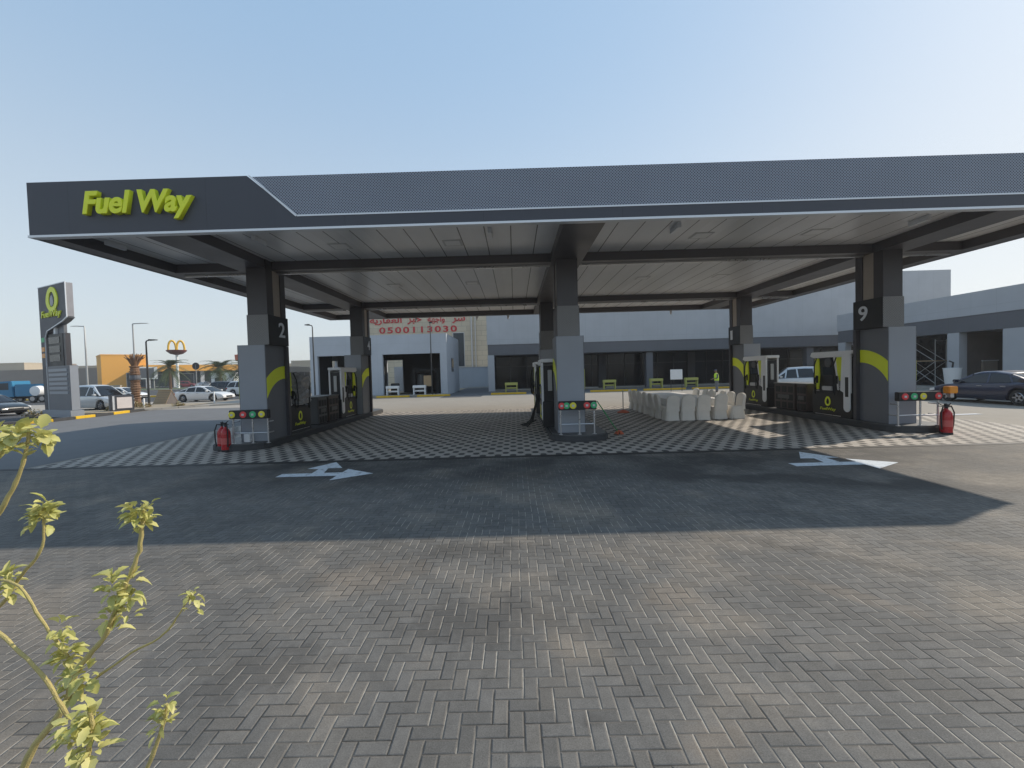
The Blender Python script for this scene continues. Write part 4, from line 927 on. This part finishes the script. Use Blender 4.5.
# ------------------------------------------------------------------ car wash (left building)
cw = thing('car_wash', 'pale blue flat roofed car wash with two wide drive through openings', 'building', (-12.9, 40.8, 0)); L = cw.location.copy()
W = [(-19.4, -18.7), (-14.4, -12.5), (-7.05, -6.4)]; zt, zo, y0, y1 = 5.85, 4.0, 40.8, 49.5
m_ = MB()
for a, b in W: m_.box(a, b, y0, y0 + .35, 0, zo)
m_.box(-19.4, -6.4, y0, y0 + .35, zo, zt); m_.box(-19.4, -19.1, y0 + .35, 44.9, 0, zt - .002).box(-19.4, -19.1, 46.4, y1, 0, zt - .002).box(-19.4, -19.1, 44.9, 46.4, 3.7, zt - .002).box(-19.4, -19.1, 44.9, 46.4, 0, .8); m_.box(-6.7, -6.4, y0 + .35, y1, 0, zt - .002)
m_.box(-19.1, -14.6, y1 - .3, y1, 0, zt - .004).box(-12.8, -6.7, y1 - .3, y1, 0, zt - .004).box(-14.6, -12.8, y1 - .3, y1, 3.7, zt - .004)
m_.build('walls', M['bluewall'], cw, off=L)
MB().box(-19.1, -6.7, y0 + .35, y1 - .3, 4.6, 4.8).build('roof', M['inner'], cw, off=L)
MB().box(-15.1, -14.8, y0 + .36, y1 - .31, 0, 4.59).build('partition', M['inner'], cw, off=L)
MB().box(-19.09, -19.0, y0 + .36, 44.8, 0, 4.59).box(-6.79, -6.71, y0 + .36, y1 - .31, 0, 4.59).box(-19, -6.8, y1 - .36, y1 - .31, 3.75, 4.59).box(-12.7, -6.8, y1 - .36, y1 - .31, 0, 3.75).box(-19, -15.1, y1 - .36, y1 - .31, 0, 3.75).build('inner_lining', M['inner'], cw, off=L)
MB().box(-14.8, -12.6, y1 + 3.3, y1 + 3.35, 0, 3.0).build('rear_screen', M['bluewall'], cw, off=L)
f = MB().box(-6.4, -6.36, 43.6, 45.0, 2.2, 3.6).build('window', M['band'], cw, off=L); MB().box(-6.36, -6.34, 43.7, 44.9, 2.3, 3.5).build('pane', M['glass'], f, off=L)
wg = thing('wash_gantry', 'black washing machine standing inside the right bay of the car wash', 'machine', (-9.0, 44.0, 0))
MB().box(-1.4, -1.0, -.6, .6, 0, 2.6).box(1.0, 1.4, -.6, .6, 0, 2.6).box(-1.0, 1.0, -.6, .6, 2.2, 2.6).build('frame', M['rubber'], wg, .04); MB().lathe([(.1, .2), (.5, .25), (.55, 1.1), (.5, 2.0), (.1, 2.05)], (-.5, 0, 0), 14).build('brush', M['greybin'], wg)

bs_ = []
def bench(label, x, y, m, rz=0.):
    b = thing('slatted_barrier', label, 'barrier', (x, y, .15), rz, 'low slatted barriers along the kerb')
    for sx in (-.52, .52): MB().box(sx - .05, sx + .05, -.2, .2, 0, .62).build('leg', m, b, .01)
    MB().box(-.6, .6, -.22, .22, .62, .86).build('top_rail', m, b, .02); MB().box(-.47, .47, -.03, .03, .28, .42).build('lower_rail', m, b, .01); return b
benchy = M['lime']
by = mat('barrier yellow', (.48, .47, .13), .6)
b0 = bench('yellow barrier left of the middle column, before the dark shopfront', -.35, 40.6, by)
for x, lb in ((8.9, 'yellow barrier just right of the middle column'), (13.3, 'yellow barrier behind the white covered table, left of the blank notice'), (16.6, 'yellow barrier right of the blank notice, beside the worker'), (2.4, 'yellow barrier close behind the pumps of the middle island')): dup(b0, (x, 40.6, .15), 0, lb)
w0 = bench('white barrier in front of the car wash, right of column 4', -11.4, 40.0, M['white']); dup(w0, (-8.9, 40.0, .15), 0, 'white barrier in front of the car wash, beside the easel')
bnt = tag(MB().box(-11.7, -10.9, 40.35, 40.6, .15, 1.25).build('dark_bin', M['rubber'], None, .05), 'dark bin behind the left white barrier at the car wash', 'bin')
for x0, x1, y in ((-16.8, -13.9, 38.8), (-12.6, -9.6, 38.8), (-8.9, -5.9, 38.8), (-2.2, 1.0, 38.8), (1.5, 4.5, 38.8), (6.8, 11.0, 38.8), (11.6, 15.4, 38.8), (16.0, 19.5, 38.8)):
    struct(MB().box(x0, x1, y, y + .25, -.01, .16).build('yellow_kerb', M['yellow'], None, .02))
struct(MB().box(-19.5, -6.5, 39.2, 40.75, -.01, .149).build('car_wash_walk', M['pavement']))
es = thing('easel_board', 'light brown board on wooden legs in front of the car wash bay', 'board', (-8.15, 40.3, .15)); MB().box(-.4, .4, -.05, .05, .75, 1.75).build('board', M['plank'], es, .01)
for x in (-.36, .36): MB().box(x - .03, x + .03, .05, .11, 0, 1.7).build('leg', M['plank'], es)
es2 = thing('blank_notice', 'blank white notice board on two legs beside the dark shopfront', 'notice board', (13.6, 36.3, 0)); MB().box(-.5, .5, -.04, .04, 1.0, 1.85).build('board', M['white'], es2, .01)
for x in (-.46, .46): MB().cyl(x, 0, 0, 1.02, .025).build('leg', M['dpole'], es2)

# ------------------------------------------------------------------ beige tower with the lettering, wall between
bt = block('beige_office_block', 'large beige block behind the car wash with red writing and a phone number', -25.5, 2, 70, 95, 16, M['beige'], [(-9.9, -8.0, 3.0, 8.6)], wm='window')
Lb = bt.location.copy()
text_mesh('0500113030', 'phone_number', M['redtext'], bt, 1.0, .03, .02, 0, face_mtx(Vector((-21.8, 69.95, 8.75)) - Lb, (1, 0, 0)), 12.6, 0., 1.25)
ar_txt = ['\ufe8d\ufedf\ufecc\ufed8\ufe8e\ufead\ufef3\ufe94', '\ufea7\ufe92\ufeae', '\ufeed\ufe8d\ufe9f\ufeec\ufe94', '\ufeb7\ufeae']
for txt, xa, xb in zip(ar_txt, (-23.3, -17.2, -13.9, -9.9), (-18.1, -14.9, -11.1, -7.8)):
    text_mesh(txt[::-1], 'company_lettering', M['redtext'], bt, 1.35, .03, .02, 0, face_mtx(Vector((xa, 69.95, 10.1)) - Lb, (1, 0, 0)), xb - xa)
MB().box(-10.4, -6.2, 68.9, 69.99, 2.5, 2.75).build('ledge', M['stone2'], bt, off=Lb); MB().tube([(-6.8, 69.8, 0), (-6.8, 69.8, 12)], .12, 8).tube([(-6.2, 69.8, 0), (-6.2, 69.8, 11)], .08, 8).build('drain_pipe', M['offwhite'], bt, off=Lb)
yw = thing('yard_wall', 'low blue grey wall closing the gap between the car wash and the shops', 'wall', (-4.6, 58, 0)); MB().box(-7, 7, 0, .3, 0, 2.7).build('wall', M['bluewall'], yw); MB().box(-7.05, 7.05, -.05, .35, 2.7, 2.8).build('coping', M['blue'], yw)
struct(MB().box(-6.3, -3.0, 55, 57.9, -.01, .12).build('yard_kerb', M['concrete']))

# ------------------------------------------------------------------ main shop building and right wing
sb = thing('shop_building', 'long blue grey shop block with a dark band over dark shop windows', 'building', (15, 45, 0)); L = sb.location.copy()
MB().box(-2.8, 45.3, 45, 62, 4.9, 11.3).build('upper_wall', M['blue'], sb, off=L)
MB().box(-2.75, 40.4, 45.06, 61.9, 3.8, 4.9).build('band', M['band'], sb, off=L)
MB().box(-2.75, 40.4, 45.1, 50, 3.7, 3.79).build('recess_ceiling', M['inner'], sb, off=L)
MB().box(-2.78, -2.1, 45.02, 45.7, 0, 3.8).build('pillar', M['blue'], sb, .01, off=L)
for x in (14.2, 31.0): MB().box(x - .35, x + .35, 45.3, 46.0, 0, 3.79).build('pillar', M['band'], sb, .01, off=L)
MB().box(-2.7, -2.4, 45.7, 61, 0, 3.69).build('end_wall', M['blue'], sb, off=L)
gz = MB().box(-2.4, 40, 47.6, 47.65, .1, 3.7).build('glazing', M['glass'], sb, off=L)
mm = MB()
for k in range(24): mm.box(-2.3 + 1.8 * k, -2.22 + 1.8 * k, 47.54, 47.6, .1, 3.7)
mm.box(-2.4, 40, 47.545, 47.6, 2.55, 2.63); mm.box(-2.4, 40, 47.545, 47.6, .1, .2); mm.build('mullions', M['black'], gz, off=L)
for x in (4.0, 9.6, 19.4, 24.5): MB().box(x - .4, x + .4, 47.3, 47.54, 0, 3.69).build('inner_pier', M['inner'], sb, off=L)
MB().box(-2.4, 40, 47.5, 61, -.02, .1).build('floor_slab', M['concrete'], sb, off=L)
MB().box(27, 34.5, 50, 58, 11.2, 13.3).build('roof_room', M['blue'], sb, off=L)
acs = MB().box(36, 37.2, 46, 47, 11.2, 12.1).build('roof_unit', M['offwhite'], sb, .03, off=L)

rw = thing('shop_wing', 'low blue grey shop wing on the right with a dark band over recessed bays', 'building', (33, 26, 0)); L = rw.location.copy()
X = 30.0
MB().box(X, X + 14, -4, 40.2, 4.9, 6.4).build('upper_wall', M['blue'], rw, off=L)
MB().box(X + .05, X + 13.9, -3.9, 40.15, 3.85, 4.9).build('band', M['band'], rw, off=L)
for a, b in ((39.3, 40.15), (29.3, 30.1), (12, 26.7), (-3.9, 4)): MB().box(X + .06, X + .6, a, b, .121, 3.848).build('front_wall', M['blue'], rw, off=L)
MB().box(X + 4.2, X + 4.5, -3.9, 40.1, 0, 3.85).build('recess_wall', M['brick'], rw, off=L)
MB().box(X + 1.5, X + 1.55, 29.9, 39.2, 0, 3.85).build('glazing', M['glass'], rw, off=L)
for a, b in ((29.6, 29.8), (26.3, 26.6)): MB().box(X + .6, X + 4.2, a, b, .121, 3.848).build('cross_wall', M['brick'], rw, off=L)
MB().box(X + .06, X + 4.2, -3.9, 40.1, -.02, .12).build('floor_slab', M['concrete'], rw, off=L)
MB().box(X - 1.8, X - .01, 38, 40, 6.4, 6.42).build('ledge', M['blue'], rw, off=L) if False else None
for x, y in ((31.2, 36.3), (31.8, 30.6)):
    pass
ww = thing('white_wash_tub', 'white tub shaped machine standing behind the bonnet of the blue saloon', 'machine', (28.3, 28.0, 0)); MB().lathe([(.34, .45), (.36, .5), (.44, 1.42), (.47, 1.5), (.1, 1.52)], (0, 0, 0), 18).build('tub', M['white'], ww, smooth=True); MB().lathe([(.4, 0), (.36, .1), (.25, .45)], (0, 0, 0), 14).build('pedestal', M['pole'], ww); MB().tube([(0, 0, 1.5), (.05, 0, 1.85), (-.2, 0, 1.95)], .05, 8).build('spout', M['rubber'], ww)
cu = thing('metal_cabinet', 'pale metal utility cabinet against the brick recess behind the saloon roof', 'cabinet', (32.4, 30.0, .12)); MB().box(-.5, .5, -.5, .5, 0, 1.75).build('body', M['tan'], cu, .02); MB().box(-.53, .53, -.53, .53, 1.75, 1.82).build('lid', M['white'], cu)
for y in (-.24, .24): MB().box(-.515, -.5, y - .21, y + .21, .2, 1.6).build('door', M['stone'], cu)

# ------------------------------------------------------------------ worker
pe = thing('person', 'worker in a lime high visibility vest and dark cap standing beside the covered table', 'person', (15.9, 34.0, 0), PI)
def skinbody():
    V = [((0, 0, .96), .13), ((0, 0, 1.15), .125), ((.02, 0, 1.34), .15), ((.02, 0, 1.47), .07), ((.05, 0, 1.55), .058), ((.075, 0, 1.63), .092), ((.075, 0, 1.70), .085),
         ((0, .1, .9), .085), ((.03, .11, .5), .06), ((0, .11, .09), .042), ((.12, .12, .04), .035), ((0, -.1, .9), .085), ((-.02, -.11, .5), .06), ((-.06, -.11, .09), .042), ((.06, -.12, .04), .035),
         ((.02, .19, 1.40), .058), ((.03, .24, 1.14), .044), ((.22, .19, 1.05), .034), ((.29, .17, 1.05), .028), ((.02, -.19, 1.40), .058), ((.05, -.24, 1.14), .044), ((.25, -.2, 1.0), .034), ((.32, -.18, .99), .028)]
    E = [(0, 1), (1, 2), (2, 3), (3, 4), (4, 5), (5, 6), (0, 7), (7, 8), (8, 9), (9, 10), (0, 11), (11, 12), (12, 13), (13, 14), (2, 15), (15, 16), (16, 17), (17, 18), (2, 19), (19, 20), (20, 21), (21, 22)]
    for hnd in (18, 22):
        b = Vector(V[hnd][0])
        for j in range(4):
            p1 = b + Vector((.05, (j - 1.5) * .02, .0)); p2 = p1 + Vector((.028 + .006 * (j in (1, 2)), 0, -.018)); i = len(V); V.extend([(tuple(p1), .009), (tuple(p2), .008)]); E.extend([(hnd, i), (i, i + 1)])
        i = len(V); V.extend([(tuple(b + Vector((.02, .035 if hnd == 22 else -.035, .01))), .011), (tuple(b + Vector((.05, .045 if hnd == 22 else -.045, .0))), .009)]); E.extend([(hnd, i), (i, i + 1)])
    me = bpy.data.meshes.new('body'); me.from_pydata([v for v, r in V], E, []); o = bpy.data.objects.new('body', me); COL.objects.link(o); o.parent = pe
    sm = o.modifiers.new('skin', 'SKIN')
    for i, (v, r) in enumerate(V): me.skin_vertices[0].data[i].radius = (r, r); me.skin_vertices[0].data[i].use_root = (i == 0)
    sm.use_smooth_shade = True; o.modifiers.new('sub', 'SUBSURF').levels = 2; o.modifiers['sub'].render_levels = 2; me.materials.append(M['skin']); return o
bd = skinbody()
def ell(cx, cy, z, rx, ry, n=16): return [(cx + rx * math.cos(2 * PI * k / n), cy + ry * math.sin(2 * PI * k / n), z) for k in range(n)]
MB().loft([ell(0, 0, .9, .16, .2), ell(0, 0, 1.1, .155, .195), ell(.02, 0, 1.3, .165, .21), ell(.02, 0, 1.43, .13, .19), ell(.03, 0, 1.48, .08, .1)], cap=False).build('vest', M['hivis'], pe, smooth=True)
tr = MB().loft([ell(0, 0, .99, .15, .185), ell(0, 0, .86, .15, .18)])
for y, dx in ((.105, .03), (-.105, -.02)): tr.loft([ell(0, y, .9, .10, .1), ell(dx, y, .5, .085, .085), ell(dx - .03, y, .08, .075, .075)])
tr.build('trousers', M['trouser'], pe, smooth=True)
for y, dx in ((.115, .06), (-.115, .0)): MB().box(dx - .1, dx + .17, y - .045, y + .045, 0, .085).build('shoe', M['shoe'], pe, .03)
MB().loft([ell(.075, 0, 1.685, .105, .09), ell(.075, 0, 1.74, .095, .082), ell(.07, 0, 1.775, .05, .045)]).loft([ell(.16, 0, 1.682, .1, .08), ell(.16, 0, 1.692, .09, .075)]).build('cap', M['shirt'], pe, smooth=True)
for y in (.19, -.19):
    s = 1 if y > 0 else -1
    MB().tube([(.02, y, 1.41), (.03, s * .235, 1.15), (.17, s * .21, 1.06)], [.068, .056, .046], 10).build('sleeve', M['shirt'], pe, smooth=True)
hh = MB()
for sy in (-.033, .033): hh.lathe([(.004, -.008), (.011, 0), (.004, .008)], (.158, sy, 1.655), 8)
hh.build('eyes', M['shoe'], pe); MB().prism([(.155, 1.66), (.19, 1.615), (.155, 1.61)], -.014, .014, 'y').build('nose', M['skin'], pe, .004)
MB().box(.148, .158, -.025, .025, 1.575, 1.585).build('mouth', M['maroon'], pe)
for sy in (-.092, .092): MB().lathe([(.005, -.01), (.028, 0), (.005, .01)], (.07, sy, 1.64), 10, 'y').build('ear', M['skin'], pe)

# ------------------------------------------------------------------ foreground shrub
sh = thing('leafy_shrub', 'bare stemmed shrub with yellow green leaf tufts in the left foreground', 'shrub', (-1.45, 1.15, 0)); L = sh.location.copy()
st = MB(); random.seed(11)
def stem(pts, r0, r1):
    P = [Vector(p) for p in pts]; out = []
    for i in range(len(P) - 1):
        a = P[max(i - 1, 0)]; b = P[i]; c = P[i + 1]; d = P[min(i + 2, len(P) - 1)]
        for k in range(6):
            t = k / 6; out.append(.5 * ((2 * b) + (c - a) * t + (2 * a - 5 * b + 4 * c - d) * t * t + (3 * b - a - 3 * c + d) * t ** 3) + Vector([random.uniform(-.0018, .0018) for _ in range(3)]))
    out.append(P[-1]); n = len(out)
    st.tube(out, [(r0 + (r1 - r0) * i / (n - 1)) * random.uniform(.86, 1.16) for i in range(n)], 8)
base = (-1.5, 1.18, 0)
stem([base, (-1.75, 1.25, .7), (-1.78, 1.25, 1.35), (-1.63, 1.25, 1.6), (-1.53, 1.25, 1.73), (-1.46, 1.25, 1.85), (-1.43, 1.25, 1.97)], .009, .0045)
stem([base, (-1.85, 1.3, .6), (-1.84, 1.3, 1.2), (-1.61, 1.3, 1.42), (-1.55, 1.3, 1.5), (-1.47, 1.3, 1.6), (-1.46, 1.3, 1.72)], .008, .003)
stem([(-1.33, 1.24, 1.18), (-1.35, 1.25, 1.27), (-1.42, 1.25, 1.38), (-1.49, 1.25, 1.5), (-1.58, 1.26, 1.52)], .005, .0035)
stem([(-1.22, 1.12, 1.2), (-1.27, 1.1, 1.34), (-1.37, 1.1, 1.45), (-1.47, 1.1, 1.54), (-1.6, 1.1, 1.66)], .005, .0035)
stem([base, (-1.52, 1.2, .6), (-1.45, 1.2, .99), (-1.33, 1.2, 1.16), (-1.27, 1.2, 1.29), (-1.19, 1.2, 1.38), (-1.13, 1.2, 1.51), (-1.08, 1.2, 1.62), (-1.06, 1.2, 1.74)], .011, .0045)
stem([(-1.36, 1.22, 1.16), (-1.2, 1.26, 1.27), (-1.09, 1.28, 1.33), (-1.02, 1.28, 1.42), (-1.0, 1.28, 1.45)], .004, .0022)
stem([base, (-1.25, 1.12, .6), (-1.05, 1.1, .98), (-1.0, 1.1, 1.08), (-.96, 1.1, 1.17), (-.94, 1.1, 1.25)], .008, .004)
stem([base, (-1.3, 1.05, .7), (-1.1, 1.02, 1.05), (-1.08, 1.02, 1.16), (-1.06, 1.02, 1.25), (-1.06, 1.02, 1.31)], .008, .004)
st.build('stems', M['stem'], sh, smooth=True, off=L)
lf = MB()
def leaf(p, d, up, s):
    d = d.normalized(); sd = d.cross(up)
    if sd.length < 1e-3: sd = d.cross(Vector((1, 0, 0)))
    sd.normalize(); nn = sd.cross(d)
    prof = [(0, .03), (.14, .13), (.28, .33), (.38, .29), (.54, .44), (.66, .35), (.8, .36), (.92, .2), (1.0, .06)]; sc = random.uniform(.7, 1.05); prof = [(t, w_ * sc) for t, w_ in prof]
    cup = random.uniform(.1, .9); bend = random.uniform(.15, 1.0); vs = []
    for t, w_ in prof:
        c = p + d * s * t - nn * s * bend * t * t
        vs += [c + sd * s * w_ * .9 + nn * s * cup * w_, c, c - sd * s * w_ * .9 + nn * s * cup * w_]
    lf.add(vs, [(3 * i + k, 3 * i + k + 1, 3 * i + k + 4, 3 * i + k + 3) for i in range(len(prof) - 1) for k in (0, 1)])
def tuft(c, n, s, rad=.012):
    c = Vector(c)
    n = int(n * 2.3)
    for k in range(n):
        a = k * 2.4 + random.uniform(-.4, .4); el = random.uniform(-.45, 1.4); d = Vector((math.cos(a) * math.cos(el), math.sin(a) * math.cos(el), math.sin(el)))
        leaf(c + d * rad + Vector((0, 0, random.uniform(-.05, .012))), d, Vector((random.uniform(-.5, .5), random.uniform(-.5, .5), 1)), s * random.uniform(.28, .68))
for c, n, s in (((-1.47, 1.25, 1.955), 15, .075), ((-1.40, 1.25, 1.955), 12, .07), ((-1.53, 1.26, 1.95), 10, .075), ((-1.48, 1.3, 1.71), 12, .062), ((-1.45, 1.3, 1.72), 9, .06), ((-1.58, 1.3, 1.50), 13, .055), ((-1.08, 1.2, 1.735), 15, .055), ((-1.05, 1.2, 1.74), 7, .045), ((-1.16, 1.2, 1.53), 14, .06), ((-1.11, 1.2, 1.53), 11, .055), ((-1.17, 1.2, 1.435), 10, .05), ((-1.12, 1.2, 1.47), 6, .05),
                ((-1.0, 1.28, 1.445), 13, .038), ((-1.36, 1.25, 1.30), 16, .06), ((-1.31, 1.22, 1.24), 14, .06), ((-1.25, 1.2, 1.28), 8, .055), ((-1.37, 1.25, 1.37), 8, .05), ((-1.06, 1.02, 1.28), 14, .058), ((-1.06, 1.02, 1.22), 9, .06), ((-1.15, 1.06, 1.225), 13, .06), ((-.945, 1.1, 1.24), 12, .045), ((-.965, 1.1, 1.215), 6, .04)):
    tuft(c, n, s)
lf.build('leaves', M['leaf'], sh, smooth=True, off=L)

# ------------------------------------------------------------------ dusty air
hb_ = MB().box(-1900, 1900, -400, 2900, -1.2, 20).build('haze', bpy.data.materials.new('haze air')); stuff(hb_)
hm = hb_.data.materials[0]; hm.use_nodes = True; ht = hm.node_tree; ht.nodes.remove(ht.nodes['Principled BSDF'])
pv = ht.nodes.new('ShaderNodeVolumePrincipled'); pv.inputs['Color'].default_value = (.92, .94, .97, 1); pv.inputs['Density'].default_value = .0007; pv.inputs['Anisotropy'].default_value = .25
ht.links.new(pv.outputs[0], ht.nodes['Material Output'].inputs['Volume'])

sc_ = thing('scaffold', 'thin steel scaffold with crossed braces inside the dark bay of the right wing', 'scaffold', (30.9, 32.6, .13))
q = MB()
for x in (-.4, .4):
    for y in (-1.2, 1.2): q.tube([(x, y, 0), (x, y, 3.4)], .025, 6)
for x in (-.4, .4): q.tube([(x, -1.2, .2), (x, 1.2, 1.8)], .02, 6); q.tube([(x, 1.2, .2), (x, -1.2, 1.8)], .02, 6); q.tube([(x, -1.2, 1.8), (x, 1.2, 3.3)], .02, 6)
for z in (1.8, 3.3):
    for y in (-1.2, 1.2): q.tube([(-.4, y, z), (.4, y, z)], .02, 6)
q.build('scaffold_frame', M['pole'], sc_); MB().box(-.42, .42, -1.25, 1.25, 1.82, 1.88).build('plank', M['plank'], sc_)
